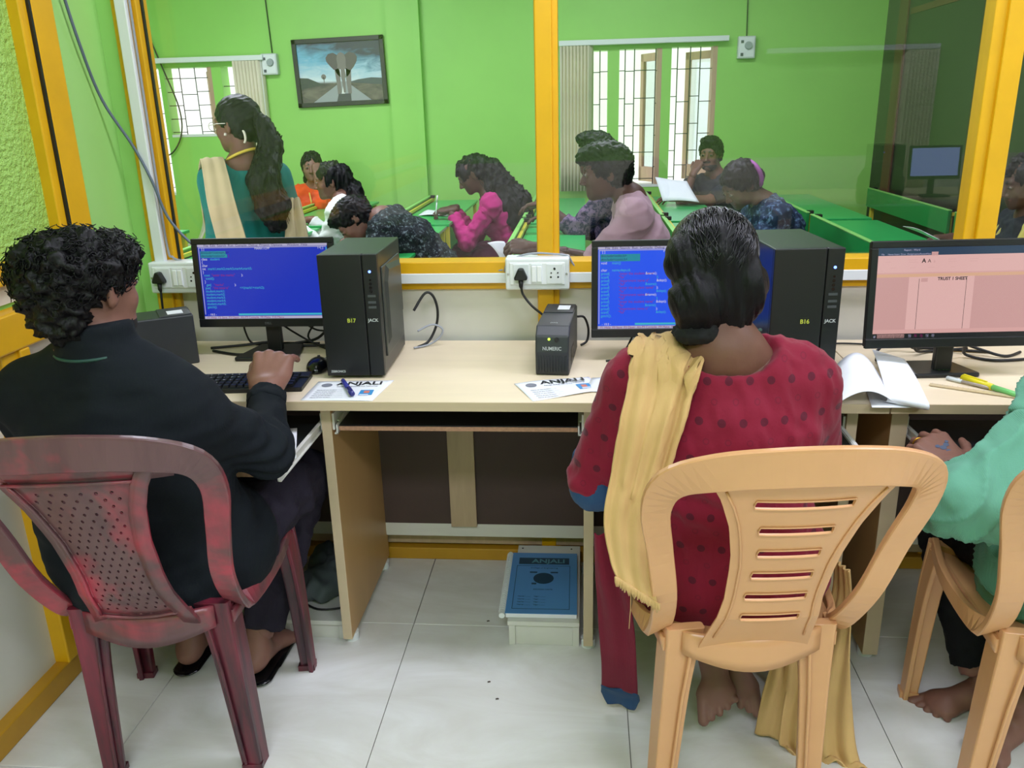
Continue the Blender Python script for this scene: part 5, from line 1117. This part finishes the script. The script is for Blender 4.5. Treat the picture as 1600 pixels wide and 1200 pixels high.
# mustard stole
pp = [(.175,1.68,.88),(.172,1.63,.955),(.168,1.57,.985),(.156,1.505,.962),(.128,1.437,.875),(.103,1.408,.78),(.080,1.375,.70),(.084,1.335,.63),(.096,1.318,.585)]
m = MB(); m.grid(ribbon(pp, [(1,.1,.2),(1,.1,.2),(1,.1,.12),(1,.05,.05),(1,0,.0),(1,-.05,.0),(1,-.1,-.05),(1,-.15,-.3),(1,-.15,-.6)], [.100,.108,.118,.128,.122,.105,.088,.080,.088], 2.6, .0055, seed=1), 44, 70, 0, .003); conform(m, MT, .012, .09, (44,70,4.2,.011,1.)); F.mb(m, 'stole', MUST, 'pleated mustard stole over the left shoulder')
m = MB(); fn = ribbon(pp, [(1,.1,.2),(1,.1,.2),(1,.1,.12),(1,.05,.05),(1,0,.0),(1,-.05,.0),(1,-.1,-.05),(1,-.15,-.3),(1,-.15,-.6)], [.100,.108,.118,.128,.122,.105,.088,.080,.088], 2.6, .0055, seed=1)
for k in range(34): p = fn(k/33, 1); m.tube([p+Vector((0,-.002,.004)), p+Vector((.001*math.sin(k*9),-.003,-.006)), p+Vector((.002*math.sin(k*5),-.002,-.014-.003*math.sin(k*3)))], [.0034,.003,.0014], 5)
m.tube([fn(.35,1), fn(.35,1)+Vector((.0,-.004,-.04)), fn(.35,1)+Vector((-.002,-.003,-.085))], .0007, 4); o = F.mb(m, 'stole_fringe', MUST); o['kind'] = 'stuff'
m = MB(); m.grid(ribbon([(.535,1.57,.50),(.548,1.59,.40),(.535,1.60,.27),(.525,1.60,.14),(.53,1.585,.02),(.545,1.56,.006)], [(.35,-1,0),(.5,-1,0),(.8,-.7,0),(1,-.4,0),(1,-.3,0),(1,-.3,0)], [.05,.06,.10,.14,.17,.17], 3.2, .014, seed=4), 40, 50, 0, .003); F.mb(m, 'stole_end', MUST, 'far end of the mustard stole trailing to the floor')
m = MB(); m.grid(ribbon([(.455,1.60,.36),(.452,1.62,.24),(.447,1.63,.12),(.443,1.62,.015)], [(1,-.3,0)]*4, [.03,.05,.075,.09], 2.2, .014, seed=2), 26, 36, 0, .003); F.mb(m, 'stole_end', MUST)
# smooth hair, parted strands to a low bun
S = SDF(); L = LS(S, F.hc, F.R, F.s); L.ell((0,-.020,.032),(.086,.106,.087)).ell((0,-.060,-.03),(.080,.055,.070),k=.03).ell((-.042,-.084,-.055),(.060,.05,.058),k=.012).ell((-.072,-.045,.02),(.034,.055,.05),k=.012).ell((.052,-.07,-.03),(.046,.05,.055),k=.012).ell((-.045,-.068,-.115),(.036,.034,.036),k=.02).ell((.03,-.06,-.085),(.045,.04,.05),k=.03)
L.ell((0,.115,-.04),(.085,.075,.095),k=.01,op=-1).cut((0,0,-.16),(0,0,-1)); M0 = S.mesh(.005)
def grv(P):
    q = (P-F.hc)@F.R/F.s; a = q[:,0]*(1+1.2*np.clip(.06-q[:,2],0,.2))+.018*np.sin(q[:,2]*16+1); return .0009*np.sin(a*520+1.5*np.sin(q[:,2]*22))+.0014*np.sin(a*230)+.0022*np.sin(a*95+q[:,2]*8)
F.add('hair', disp(M0, grv), HAIR, 'smooth black hair pulled into a low bun')
m = MB(); rs = np.random.RandomState(5); bun = V(-.025,-.112,-.055)
for k in range(420):
    a = R_(-205+230*rs.rand()) if k < 330 else R_(-180*rs.rand()); st = V(.088*math.cos(a)*-1, .085+.02*rs.randn(), .036+.075*abs(math.sin(a))) if k < 330 else None
    az = (rs.rand()-.5)*2.6; p0 = V(math.sin(az)*.080, .075*math.cos(az), .095*math.cos(az)*.9+.02); p1 = bun+V(.03*rs.randn(),0,.025*rs.randn()); pts = []
    for q in np.linspace(0, 1, 12):
        v = p0*(1-q)+p1*q+V(math.sin(az)*.05,0,.06)*math.sin(q*3.14)*1.0; c = V(0,-.020,.036); d = v-c; r = V(.0865,.1065,.0875); kx = math.sqrt(((d/r)**2).sum()); out = (1.012+.012*rs.rand()) if q < .75 else 1.03
        pts.append(tuple(F.hc+F.R@((c+d/kx*out)*F.s)))
    m.tube(pts, [.0006,.0011,.0011,.0005], 3, 0, False)
o = F.mb(m, 'hair_strands', STRAND); o['kind'] = 'stuff'
S = SDF(); L = LS(S, F.hc, F.R, F.s); L.ell((-.047,-.082,-.125),(.044,.034,.020)).cone((-.08,-.06,-.118),(-.02,-.098,-.112),.012,k=.01); F.add('hair_band', disp(S.mesh(.005), folds(.002,.02,4)), mat('black_velvet', (10,11,13), .9), 'black cloth hair band')
m = MB(); m.tube([tuple(F.nb+V(.072*math.cos(a),.03+.062*math.sin(a),.028-.01*math.sin(a))) for a in np.linspace(R_(190),R_(350),16)], .004, 6); F.mb(m, 'lanyard', mat('green_ribbon', (28,66,58), .6), 'dark green lanyard at the nape')
GOLD = mat('gold', (214,160,60), .3, .9)
for sx in (-1,1):
    m = MB(); c = F.H.p((sx*.084,-.005,-.042)); m.tube([tuple(c+V(.0,.010*math.cos(a),.012*math.sin(a)-.01)) for a in np.linspace(0,6.28,14)], .0022, 5); F.mb(m, 'earring', GOLD)
# ------------------------------------------------------------------ the person in mint green at the right edge
MINT = cloth('mint_cotton', (94,152,128), .85, strength=.25, dark=.9); BLK = cloth('black_knit', (18,20,24))
F = Fig('person in a mint green drape and black leggings, cut off by the right edge', (1.04,1.56,.50), (1.05,1.64,.945), (1.09,1.70,1.08), (-.25,1,-.2), (.925,1.595,.845), (1.17,1.62,.86),
        (.715,1.475,.69), (.776,1.665,.666), (1.22,1.62,.62), (1.12,1.85,.68), (.95,1.58,.49), (1.13,1.58,.49), (.855,1.90,.475), (1.10,1.93,.48), (.94,1.775,.095), (.985,1.70,.085), SK1, .93, 1.08, True)
F.body(hands=[dict(wr=(.778,1.675,.672), fwd=(-.26,.92,.30), back=(-.12,-.55,1), th=1, curl=[(26,34,20),(30,36,20),(32,38,20),(34,38,20)], s=1.10, splay=2.0, tid=3), dict(wr=(1.12,1.856,.684), fwd=(-.1,1,-.05), back=(0,-.05,1), th=-1, curl=[20,22,22,22], s=.92)],
       feet=[dict(ank=(.965,1.775,.080), toe=(-1,-.16,-.16), up=(-.1,0,1), s=1.02, flip=-1), dict(ank=(.985,1.655,.075), toe=(-.8,-.6,-.1), up=(0,0,1), s=1.0, flip=1)]); F.eyes()
S = SDF(); F.arms(S, .010, .985); F.torso(S, .008); F.add('black_top', S.mesh(.009), BLK, 'black long-sleeved top')
S = SDF(); F.legs(S, .008, .93); S.cone(F.hipL, F.hipR, .12); F.add('leggings', disp(S.mesh(.008), folds(.003,.06,3)), BLK, 'black leggings')
S = SDF(); F.torso(S, .026); S.cone(F.nb-V(0,0,.02), F.shL, .068, .062, k=.03).cone(F.shL, F.shL+(F.elL-F.shL)*.3, .062, .062, k=.03, flat=1).cone(F.nb-V(0,0,.03), F.shR, .075, .08, k=.04).cone(F.shR, F.elR, .075, .075, k=.04).cone((1.06,1.56,.56),(1.07,1.55,.47), .12, .13, k=.05)
g = nrm(F.elL-F.shL); c2 = nrm(np.cross(g, V(.3,-1,.2)))
def dfold(P):
    q = P-F.elL; x = (q@c2)*78+1.6*np.sin((q@g)*9)+.5*np.sin((q@g)*31); return .011*(1-np.abs(np.sin(x)))**2-.003+.002*wob(P,.05,7)
F.add('drape', disp(S.mesh(.007), dfold), MINT, 'mint green drape over the back')
S = SDF(); S.cone(F.shL+V(.01,0,.0), F.elL+V(.005,-.01,-.002), .064, .066, k=.03).cone(F.elL, F.elL+(F.wrL-F.elL)*.55, .066, .050, k=.03, flat=1).cone(F.elL+V(.01,.02,0), F.elL+V(.03,.04,-.09), .066, .078, k=.03); S.cut(F.elL+V(0,0,-.062), (-.15,-.35,-1))
def dfold2(P):
    e = np.exp(-np.clip((P[:,2]-F.elL[2]+.075)/.03,0,9)); a = np.arctan2(P[:,1]-F.elL[1]-.03, P[:,0]-F.elL[0]-.02); return dfold(P)+e*(.008*np.sin(a*9)+.006)
F.add('sleeve_drape', disp(S.mesh(.0062), dfold2), MINT, 'mint green drape over the arm with a gathered hem')
S = SDF(); F.cap(S, .012); L = LS(S, F.hc, F.R, F.s); L.ell((0,-.12,-.05),(.05,.045,.05)); F.add('hair', disp(S.mesh(.006), folds(.003,.03,2)), HAIR)
m = MB(); RH = frame((-.26,.92,.30), (-.12,-.55,1)); c = V(.778,1.675,.672)+RH@(V(-.0135,.103,-.009)*1.10); m.tube([tuple(c+RH@V(.0112*math.cos(a),-.002,.0112*math.sin(a))) for a in np.linspace(0,6.283,16)], .0017, 5); F.mb(m, 'ring', GOLD, 'gold finger ring')
m = MB(); c0 = V(.778,1.675,.672)+RH@V(.004,.052,.0155)
for a in range(6): pass
TAT = mat('henna_blue', (70,84,110), .6)
m = MB()
for (x, y, r) in ((0,0,.007),(.010,.006,.006),(-.008,.008,.005),(.004,-.012,.005),(.016,.014,.004),(-.004,-.022,.004)):
    m.add([tuple(c0+RH@V(x+r*math.cos(a),y+r*math.sin(a),-.9*(x*x)*1.2+.0022)) for a in np.linspace(0,6.283,9)[:-1]], [tuple(range(8))])
F.mb(m, 'hand_marking', TAT, 'blue grey marking on the back of the hand')
# ------------------------------------------------------------------ people in the classroom behind the glass
def locks(F, path, r, n, seed, wav=.006, rr=.0022, sp=1.0):
    """loose wavy locks around a hair fall"""
    rs = np.random.RandomState(seed); m = MB(); P = spline([Vector(tuple(p)) for p in path], 6); k = len(P)-1
    for i in range(n):
        o = rs.randn(3); o = o/np.linalg.norm(o)*np.array([1,1,.3])*sp; a0 = int(rs.rand()*k*.35); a1 = int(k*(.65+.35*rs.rand())); ph = rs.rand()*6; pts = []
        for q in range(12):
            x = a0+(a1-a0)*q/11; j = min(int(x), k-1); p = P[j].lerp(P[j+1], x-j); R0 = np.interp(x/k, np.linspace(0,1,len(r)), r)
            pts.append(tuple(V(tuple(p))+o*R0*(.98+.10*math.sin(q*.9+ph))+wav*V(math.sin(q*1.7+ph),math.cos(q*1.5+ph),0)))
        m.tube(pts, [rr,rr,rr*.4], 3, 0, False)
    o = F.mb(m, 'hair_locks', HAIR); o['kind'] = 'stuff'
def longhair(F, path, rs_, seed, amp=.008, st=(1,1,.4), fringe=0):
    S = SDF(); L = F.cap(S, .011); 
    pts = [V(p) for p in path]; S.chain(pts, rs_, k=.03); return disp(S.mesh(.0075), lambda P: amp*wob(P,.05,seed,st)+amp*.5*wob(P,.022,seed+3,st))
def top(F, m, t=.012, fr=1, h=.009, a=.005, seed=1, skirt=False, neck=None, label=None, wl=.1):
    S = SDF(); F.torso(S, t); F.arms(S, t, fr)
    if skirt: S.cone(F.hipL, F.knL, .11, .085, k=.03); S.cone(F.hipR, F.knR, .11, .085, k=.03); S.cone(F.knL, F.knL+(F.anL-F.knL)*.5, .085, .09, k=.03, flat=1); S.cone(F.knR, F.knR+(F.anR-F.knR)*.5, .085, .09, k=.03, flat=1)
    S.cone(F.nb+(F.hc-F.nb)*.22, F.nb+(F.hc-F.nb)*.9, .058, .062, k=.006, op=-1)
    cr = nrm(V(.3,.25,1.)); ax = F.shL*.5+F.shR*.5-F.up*.14
    def fo(P):
        q = P-ax; r = np.linalg.norm(q-np.outer(q@F.up, F.up)*.5, axis=1); x = (q@F.up)*46+(q@F.lat)*14*np.sign(q@F.lat)+1.5*np.sin(r*22+seed); return folds(a, wl, seed)(P)+.006*(1-np.abs(np.sin(x)))**2
    F.M = disp(S.mesh(h), fo); return F.add('shirt' if not skirt else 'tunic', F.M, m, label)
def pants(F, m, t=.010):
    S = SDF(); F.legs(S, t, .93); S.cone(F.hipL, F.hipR, .12); F.add('trousers', S.mesh(.011), m)
def feet2(F, s=.95):
    f = nrm(V(F.knL[0]-F.hipL[0], F.knL[1]-F.hipL[1], 0)); return [dict(ank=F.anL, toe=f-V(0,0,.1), up=(0,0,1), s=s, flip=1), dict(ank=F.anR, toe=f-V(0,0,.1), up=(0,0,1), s=s, flip=-1)]
def hd(wr, fwd, th, back=(0,0,1), curl=(18,20,22,24), s=.95, **k): return dict(wr=V(wr), fwd=fwd, back=back, th=th, curl=list(curl), s=s, **k)
def short_hair(F, seed=1, top_=0):
    S = SDF(); L = F.cap(S, .014, .070); L.ell((0,.03,.088+top_),(.068,.07,.036),k=.02); F.add('hair', disp(S.mesh(.006), lambda P: .004*wob(P,.03,seed)+.002*wob(P,.014,seed+2)), HAIR)
# standing teacher
TEAL = cloth('teal_cotton', (22,118,112), strength=.2); BEI = cloth('beige_cotton', (206,190,150), .9, strength=.2)
F = Fig('standing woman in a teal dress with a beige stole, glasses and a long wavy ponytail', (-1.42,3.52,.76), (-1.425,3.50,1.225), (-1.455,3.545,1.385), (-1,.32,-.10), (-1.535,3.445,1.165), (-1.315,3.565,1.165),
        (-1.555,3.455,.91), (-1.47,3.65,.86), (-1.27,3.60,.91), (-1.36,3.75,.86), (-1.49,3.48,.74), (-1.35,3.56,.74), (-1.50,3.49,.42), (-1.36,3.57,.42), (-1.50,3.48,.08), (-1.36,3.56,.08), SK2, .95, .80, True)
F.body(hands=[hd(F.wrL, (.3,1,-.2), 1), hd(F.wrR, (-.6,.6,-.2), -1)], feet=[dict(ank=F.anL, toe=(-.5,.85,-.1), up=(0,0,1), s=.95), dict(ank=F.anR, toe=(-.5,.85,-.1), up=(0,0,1), s=.95, flip=-1)]); F.eyes()
S = SDF(); F.torso(S, .016); F.arms(S, .014, .55); S.cone(F.pel, (-1.42,3.52,.30), .15, .24, k=.05, sq=(F.lat,1.1), flat=1); S.ell(F.nb-F.fw*.03+V(0,0,.035), (.085,.075,.06), k=.008, op=-1); MT = disp(S.mesh(.009), folds(.006,.14,3,(1,1,.4))); F.add('dress', MT, TEAL)
S = SDF(); F.legs(S, .012, .95); F.add('trousers', S.mesh(.012), BEI)
m = MB(); m.grid(ribbon([(-1.59,3.56,.70),(-1.605,3.53,.95),(-1.590,3.50,1.12),(-1.535,3.435,1.252),(-1.492,3.36,1.205),(-1.462,3.315,1.08),(-1.435,3.30,.95),(-1.40,3.30,.70)], [(.3,1,0),(.3,1,0),(.5,.9,0),(.95,.35,.0),(1,.2,-.1),(1,.3,.0),(1,.35,0),(1,.35,0)], [.12,.11,.10,.09,.10,.11,.115,.12], 2.2, .006, seed=2), 30, 60, 0, .004); conform(m, MT, .008); F.mb(m, 'stole', BEI, 'beige folded stole over the left shoulder')
m = MB(); m.grid(ribbon([(-1.235,3.54,1.08),(-1.225,3.50,.98),(-1.23,3.48,.85),(-1.23,3.48,.65)], [(.7,.7,0)]*4, [.05,.09,.12,.13], 2, .01, seed=1), 20, 30, 0, .004); conform(m, MT, .008); F.mb(m, 'stole_end', BEI)
pt = [F.H.p((0,-.10,.03)), F.H.p((.01,-.135,-.02)), F.H.p((.02,-.15,-.10)), V(-1.315,3.415,1.16), V(-1.285,3.405,1.06), V(-1.278,3.41,.985)]
S = SDF(); L = F.cap(S, .010, .068, ); L.ell((0,-.06,.0),(.070,.055,.07)); M0 = S.mesh(.006)
def g2(P): q = (P-F.hc)@F.R/F.s; return .0012*np.sin((q[:,2]+.5*q[:,1])*260)+.002*wob(P,.04,2)
F.add('hair', disp(M0, g2), HAIR, 'black hair combed back')
S = SDF(); S.chain(pt, [.030,.034,.044,.060,.064,.036], k=.03); F.add('ponytail', disp(S.mesh(.006), lambda P: .005*wob(P,.07,5,(1.6,1.6,.5))+.003*wob(P,.03,8,(1.8,1.8,.5))), HAIR, 'long wavy ponytail')
locks(F, pt, [.03,.035,.045,.062,.068,.045], 130, 4, .008, .0026)
m = MB(); c = F.H.p((-.05,-.075,-.055)); m.tube([tuple(c+F.R@V(-.012,.02*math.cos(a)*.6,.026*math.sin(a))) for a in np.linspace(.9,4.6,12)], .005, 6); F.mb(m, 'hair_clip', mat('pearl_white', (222,218,200), .3))
m = MB()
for sx in (-1,1):
    m.tube([tuple(F.H.p((sx*.034+.026*math.cos(a),.104,.004+.019*math.sin(a)))) for a in np.linspace(0,6.283,17)], .0018, 5); m.tube([tuple(F.H.p((sx*.060,.100,.008))), tuple(F.H.p((sx*.080,.04,.010))), tuple(F.H.p((sx*.083,-.01,.006)))], .0018, 5)
m.tube([tuple(F.H.p((-.009,.106,.007))), tuple(F.H.p((.009,.106,.007)))], .0018, 5); F.mb(m, 'glasses', mat('clear_frame', (214,210,200), .2), 'thin clear-framed glasses')
m = MB(); c = F.H.p((-.084,-.002,-.035)); m.tube([tuple(c), tuple(c+V(0,-.004,-.008))], .006, 6); F.mb(m, 'earring', mat('pearl_white', (222,218,200), .3))
m = MB(); m.tube([tuple(F.nb+F.R@V(.066*math.cos(a),.07*math.sin(a)+.0,.035+.022*math.sin(a+3.14))) for a in np.linspace(R_(150),R_(390),18)], .006, 6); F.mb(m, 'lanyard', mat('yellow_ribbon', (214,190,70), .6), 'yellow lanyard round the neck')
# woman in orange
ORG = cloth('orange_cotton', (226,84,34), strength=.2); YR = mat('yellow_ribbon', (214,190,70), .6)
F = seated('woman in orange resting her cheek on her hand, facing the glass', (-2.10,6.56,.46), (.15,-1), (-2.10,6.53,.885), (-2.105,6.49,1.035), (.25,-1,-.02), (-2.04,6.40,.985), (-2.33,6.30,.80), SK1, .93, 1, True, .17, hintL=(.3,-.5,-1), hintR=(-.5,0,-.6))
F.body(.012, hands=[hd(F.wrL, (-.02,.3,1), 1, (.6,-.8,.2), (60,60,60,60), .9), hd(F.wrR, (.5,-.6,0), -1)], feet=feet2(F)); F.eyes(); top(F, ORG, .013, .75, seed=3, skirt=True, label='orange tunic')
F.add('hair', longhair(F, [F.H.p((0,-.09,0)), F.H.p((.02,-.10,-.08)), F.H.p((.0,-.09,-.16))], [.05,.05,.04], 6), HAIR)
m = MB(); 
for s_ in (-1,1): m.bar(F.nb+F.fw*.085+F.lat*s_*.04-V(0,0,.03), F.nb+F.fw*.145+F.lat*s_*.012-V(0,0,.17), .010, .003, (0,1,0))
F.mb(m, 'lanyard', YR, 'yellow lanyard hanging in a V')
# woman in white
WHT = cloth('white_cotton', (226,230,226), .85, strength=.25, dark=.92)
F = seated('woman in white with long loose black hair, sitting in profile', (-1.41,5.2,.46), (-1,0), (-1.50,5.17,.915), (-1.575,5.19,1.025), (-1,-.25,-.12), (-1.78,5.06,.775), (-1.78,5.33,.775), SK2, .93, 1.02, True, .17)
F.body(.012, hands=[hd(F.wrL, (-1,.2,0), 1), hd(F.wrR, (-1,-.2,0), -1)], feet=feet2(F)); F.eyes(); top(F, WHT, .018, .95, seed=5, skirt=True, label='white tunic')
pt = [F.H.p((0,-.085,.02)), F.H.p((0,-.11,-.07)), V(-1.435,5.19,.93), V(-1.375,5.17,.85), V(-1.345,5.16,.75)]
F.add('hair', longhair(F, pt, [.06,.062,.060,.052,.03], 3), HAIR, 'long loose black hair'); locks(F, pt, [.06,.06,.06,.055,.035], 30, 2)
# slumped student
def f_spk(c2, sc, lo, hi):
    def fn(t, b, c):
        co = t.coord(); n = t.noise(co, sc, 3, .7, .5); t.l.new(t.mix(t.ramp(n, lo, hi), c, lin(c2)), b.inputs['Base Color']); t.l.new(t.bump(t.noise(co, 60, 3), .1, .005), b.inputs['Normal'])
    return fn
SPK = mat('speckled_black_cloth', (24,30,36), .8, spec=.2, fn=f_spk((108,122,128), 62, .54, .66))
F = seated('student in a speckled black shirt slumped over the bench with the head down', (-.66,4.36,.47), (-1,0), (-1.055,4.34,.895), (-1.205,4.33,.880), (-.62,-.30,-.85), (-1.17,4.12,.79), (-1.22,4.50,.775), SK1, .97, 1.08, False, .19, hintL=(.5,-.6,-.3), hintR=(.3,.6,-.3), hup=(-1,0,.5))
F.body(.012, hands=[hd(F.wrL, (-.6,.8,0), 1), hd(F.wrR, (-.8,-.6,0), -1)], feet=feet2(F)); F.eyes(); top(F, SPK, .018, .46, seed=7, a=.007, label='speckled black short-sleeved shirt'); pants(F, TRO); short_hair(F, 3)
# writing woman in magenta
MAG = cloth('magenta_cotton', (186,40,120), strength=.2); WINE = cloth('wine_cotton', (84,30,56), strength=.2)
F = seated('woman in magenta with long wavy hair, bent over her writing', (-.46,5.62,.46), (-1,0), (-.625,5.61,.885), (-.745,5.60,1.015), (-.85,-.22,-.55), (-.875,5.50,.80), (-.90,5.74,.79), SK3, .95, .98, True, .17, hintL=(.2,-.5,-1))
F.body(.012, hands=[hd(F.wrL, (-1,.15,-.1), 1, curl=(30,34,36,40)), hd(F.wrR, (-1,-.1,-.1), -1)], feet=feet2(F)); F.eyes(); top(F, MAG, .014, .1, seed=4, label='magenta top'); S = SDF(); S.cone(F.hipL, F.hipR, .128).cone(F.hipL, F.knL, .118, .095).cone(F.hipR, F.knR, .118, .095).cone(F.knL, F.anL, .09, .10, flat=1).cone(F.knR, F.anR, .09, .10, flat=1); F.add('skirt', disp(S.mesh(.009), folds(.006,.1,4)), WINE, 'wine coloured skirt')
S = SDF(); F.arms(S, .013, .92); F.add('sleeves', disp(S.mesh(.008), folds(.004,.06,2)), MAG, 'magenta sleeves')
pt = [F.H.p((0,-.09,.03)), F.H.p((0,-.125,-.05)), V(-.555,5.60,.93), V(-.475,5.58,.83), V(-.435,5.57,.70), V(-.435,5.56,.60)]
F.add('hair', longhair(F, pt, [.06,.075,.10,.115,.10,.05], 8, .011), HAIR, 'long wavy black hair'); locks(F, pt, [.07,.08,.11,.125,.11,.06], 80, 6, .01, .0028)
pen('white pen in the hand of the writing woman in magenta', (-.955,5.47,.90), (-.975,5.49,.775), .004, (mat('pen_white', (230,232,232), .4), mat('pen_white2', (220,222,226), .4)))
# man in pink
PNK = cloth('dusty_pink_cotton', (188,154,168), strength=.3)
F = seated('man in a dusty pink shirt sitting in profile with his arm on the bench', (.30,3.66,.47), (-1,0), (.195,3.65,1.045), (.085,3.65,1.155), (-1,-.10,-.14), (-.22,3.50,.862), (-.12,3.84,.79), SK3, .97, .98, False, .185, hintL=(.2,-.2,-1), hintR=(.3,.3,-1))
F.body(.011, .0042, hands=[hd(F.wrL, (-1,.1,.06), 1, (0,-.5,.8), (35,40,45,48), 1.0), hd(F.wrR, (-1,-.2,0), -1)], feet=feet2(F), beard=False); F.eyes(); top(F, PNK, .016, .44, seed=2, a=.004, wl=.16, label='dusty pink short-sleeved shirt', h=.008); pants(F, TRO)
S = SDF(); L = F.cap(S, .014, .066); L.ell((0,.035,.090),(.070,.072,.038),k=.02).ell((0,.085,.070),(.05,.03,.03),k=.02); F.add('hair', disp(S.mesh(.0055), lambda P: .004*wob(P,.03,5)+.003*wob(P,.013,7)), HAIR)
# man behind him
PLD = mat('plaid_cotton', (116,96,124), .85, spec=.2, fn=f_spk((50,50,78), 40, .48, .56))
F = seated('man in a plaid shirt, mostly hidden behind the man in pink', (.20,4.95,.47), (-1,0), (.135,4.94,1.03), (.055,4.93,1.165), (-1,-.1,-.1), (-.24,4.78,.915), (-.20,5.08,.80), SK3, .97, 1, False, .185)
F.body(.012, .005, hands=[hd(F.wrL, (-1,.1,-.2), 1), hd(F.wrR, (-1,-.1,0), -1)], feet=feet2(F)); F.eyes(); top(F, PLD, .015, .7, seed=3); pants(F, DKP); short_hair(F, 6, .01)
# man resting his cheek
CHAR = cloth('charcoal_cotton', (48,54,60), strength=.2)
F = seated('man in a charcoal shirt resting his cheek on his fist', (1.03,6.42,.47), (-.5,-1), (.955,6.37,.925), (.905,6.33,1.08), (-.45,-1,-.10), (.66,6.10,.79), (.785,6.24,.965), SK2, .95, 1, False, .18, hintL=(0,-.4,-1), hintR=(-.5,-.4,-1))
F.body(.012, .0045, hands=[hd(F.wrL, (-1,-.1,.05), 1, (0,-.3,1)), hd(F.wrR, (.45,.35,.8), -1, (-.6,-.7,.3), (80,85,85,85), .95)], feet=feet2(F), beard=True); F.eyes(); top(F, CHAR, .014, .45, seed=6, label='charcoal short-sleeved shirt'); pants(F, TRO); short_hair(F, 8, .012)
# bent student in blue
DEN = mat('speckled_blue_cloth', (34,48,72), .8, spec=.2, fn=f_spk((96,124,156), 34, .52, .68))
F = seated('student in a speckled dark blue top bending over the bench, purple band in the hair', (1.12,4.62,.47), (-1,-.05), (.955,4.60,.91), (.815,4.58,1.01), (-.8,-.35,-.62), (.69,4.44,.79), (.66,4.78,.785), SK3, .97, 1.1, True, .185, hintL=(.2,-.5,-1), hintR=(.2,.4,-1))
F.body(.012, .0045, hands=[hd(F.wrL, (-1,.2,0), 1, curl=(40,45,45,48)), hd(F.wrR, (-1,-.1,0), -1)], feet=feet2(F)); F.eyes(); top(F, DEN, .022, .75, seed=9, a=.007, skirt=True, label='dark blue speckled top')
S = SDF(); L = F.cap(S, .016, .064); L.ell((0,-.10,-.02),(.055,.05,.055)); F.add('hair', disp(S.mesh(.006), lambda P: .004*wob(P,.03,3)), HAIR)
m = MB(); m.tube([tuple(F.H.p((.094*math.cos(a),-.085-.02*math.sin(a),.005+.075*math.sin(a)))) for a in np.linspace(-.9,4.0,22)], .012, 8); F.mb(m, 'hair_scarf', mat('purple_cloth', (150,70,150), .7), 'purple hair band')
# student at the right edge
YST = cloth('pale_yellow_cotton', (214,202,110), .85, strength=.2)
F = seated('dark-haired student with a pale yellow stole, at the right edge behind the glass', (2.02,3.98,.47), (-1,0), (2.005,3.98,.90), (1.945,3.97,1.055), (-1,-.15,-.30), (1.72,3.86,.79), (1.74,4.12,.79), SK3, .95, 1, True, .17)
F.body(.012, .0048, hands=[hd(F.wrL, (-1,.1,-.1), 1, curl=(30,32,34,38)), hd(F.wrR, (-1,-.1,0), -1)], feet=feet2(F)); F.eyes(); top(F, CHAR, .014, .8, seed=6, skirt=True)
F.add('hair', longhair(F, [F.H.p((0,-.085,.02)), F.H.p((0,-.10,-.07)), V(2.09,3.98,.85)], [.06,.06,.05], 3), HAIR)
m = MB(); m.grid(ribbon([(2.10,3.83,.70),(2.09,3.82,.88),(2.02,3.82,.94),(1.93,3.81,.87),(1.88,3.80,.74),(1.87,3.80,.60)], [(0,1,0)]*6, [.12,.12,.12,.13,.14,.14], 3, .01), 26, 40, 0, .004); conform(m, F.M, .008); m.grid(ribbon([(2.10,4.10,.70),(2.09,4.11,.86),(2.02,4.10,.905),(1.94,4.12,.84),(1.90,4.14,.72)], [(0,1,0)]*5, [.12]*5, 3, .01), 26, 40, 0, .004); F.mb(m, 'stole', YST, 'pale yellow stole')
pen('blue pen in the hand of the student at the right edge', (1.72,3.80,.86), (1.62,3.86,.78), .0055, (mat('pen_blue', (50,90,200), .4), mat('pen_blue2', (50,90,200), .4)))
# ================================================================== lettering: curves become meshes, small legends of one surface joined
def finish_text():
    bpy.context.view_layer.update(); dg = bpy.context.evaluated_depsgraph_get(); gr = {}
    for o in [o for o in COL.objects if o.type == 'FONT']:
        me = bpy.data.meshes.new_from_object(o.evaluated_get(dg)); base = o.name.split('.')[0]
        key = (o.parent, base) if base in ('key_legend','screen_text') or (base == 'lettering' and o.parent.name.startswith(('printed_sheet','spiral'))) else (o, base)
        gr.setdefault(key, []).append((o, me))
    for (k, base), L in gr.items():
        par = L[0][0].parent; vs = []; fs = []; mi = []; ms = []
        for o, me in L:
            mm = o.matrix_basis; b = len(vs); vs += [mm @ v.co for v in me.vertices]; m = me.materials[0]
            if m not in ms: ms.append(m)
            for p in me.polygons: fs.append(tuple(b+i for i in p.vertices)); mi.append(ms.index(m))
        nm = base; ob = MB(); ob.v = vs; ob.f = fs; ob.mi = mi; ob.sm = [False]*len(fs)
        cs = [o.data for o, me in L]
        for o, me in L: bpy.data.objects.remove(o)
        for c in cs: bpy.data.curves.remove(c)
        if fs: ob.build(nm, ms, par)
finish_text()
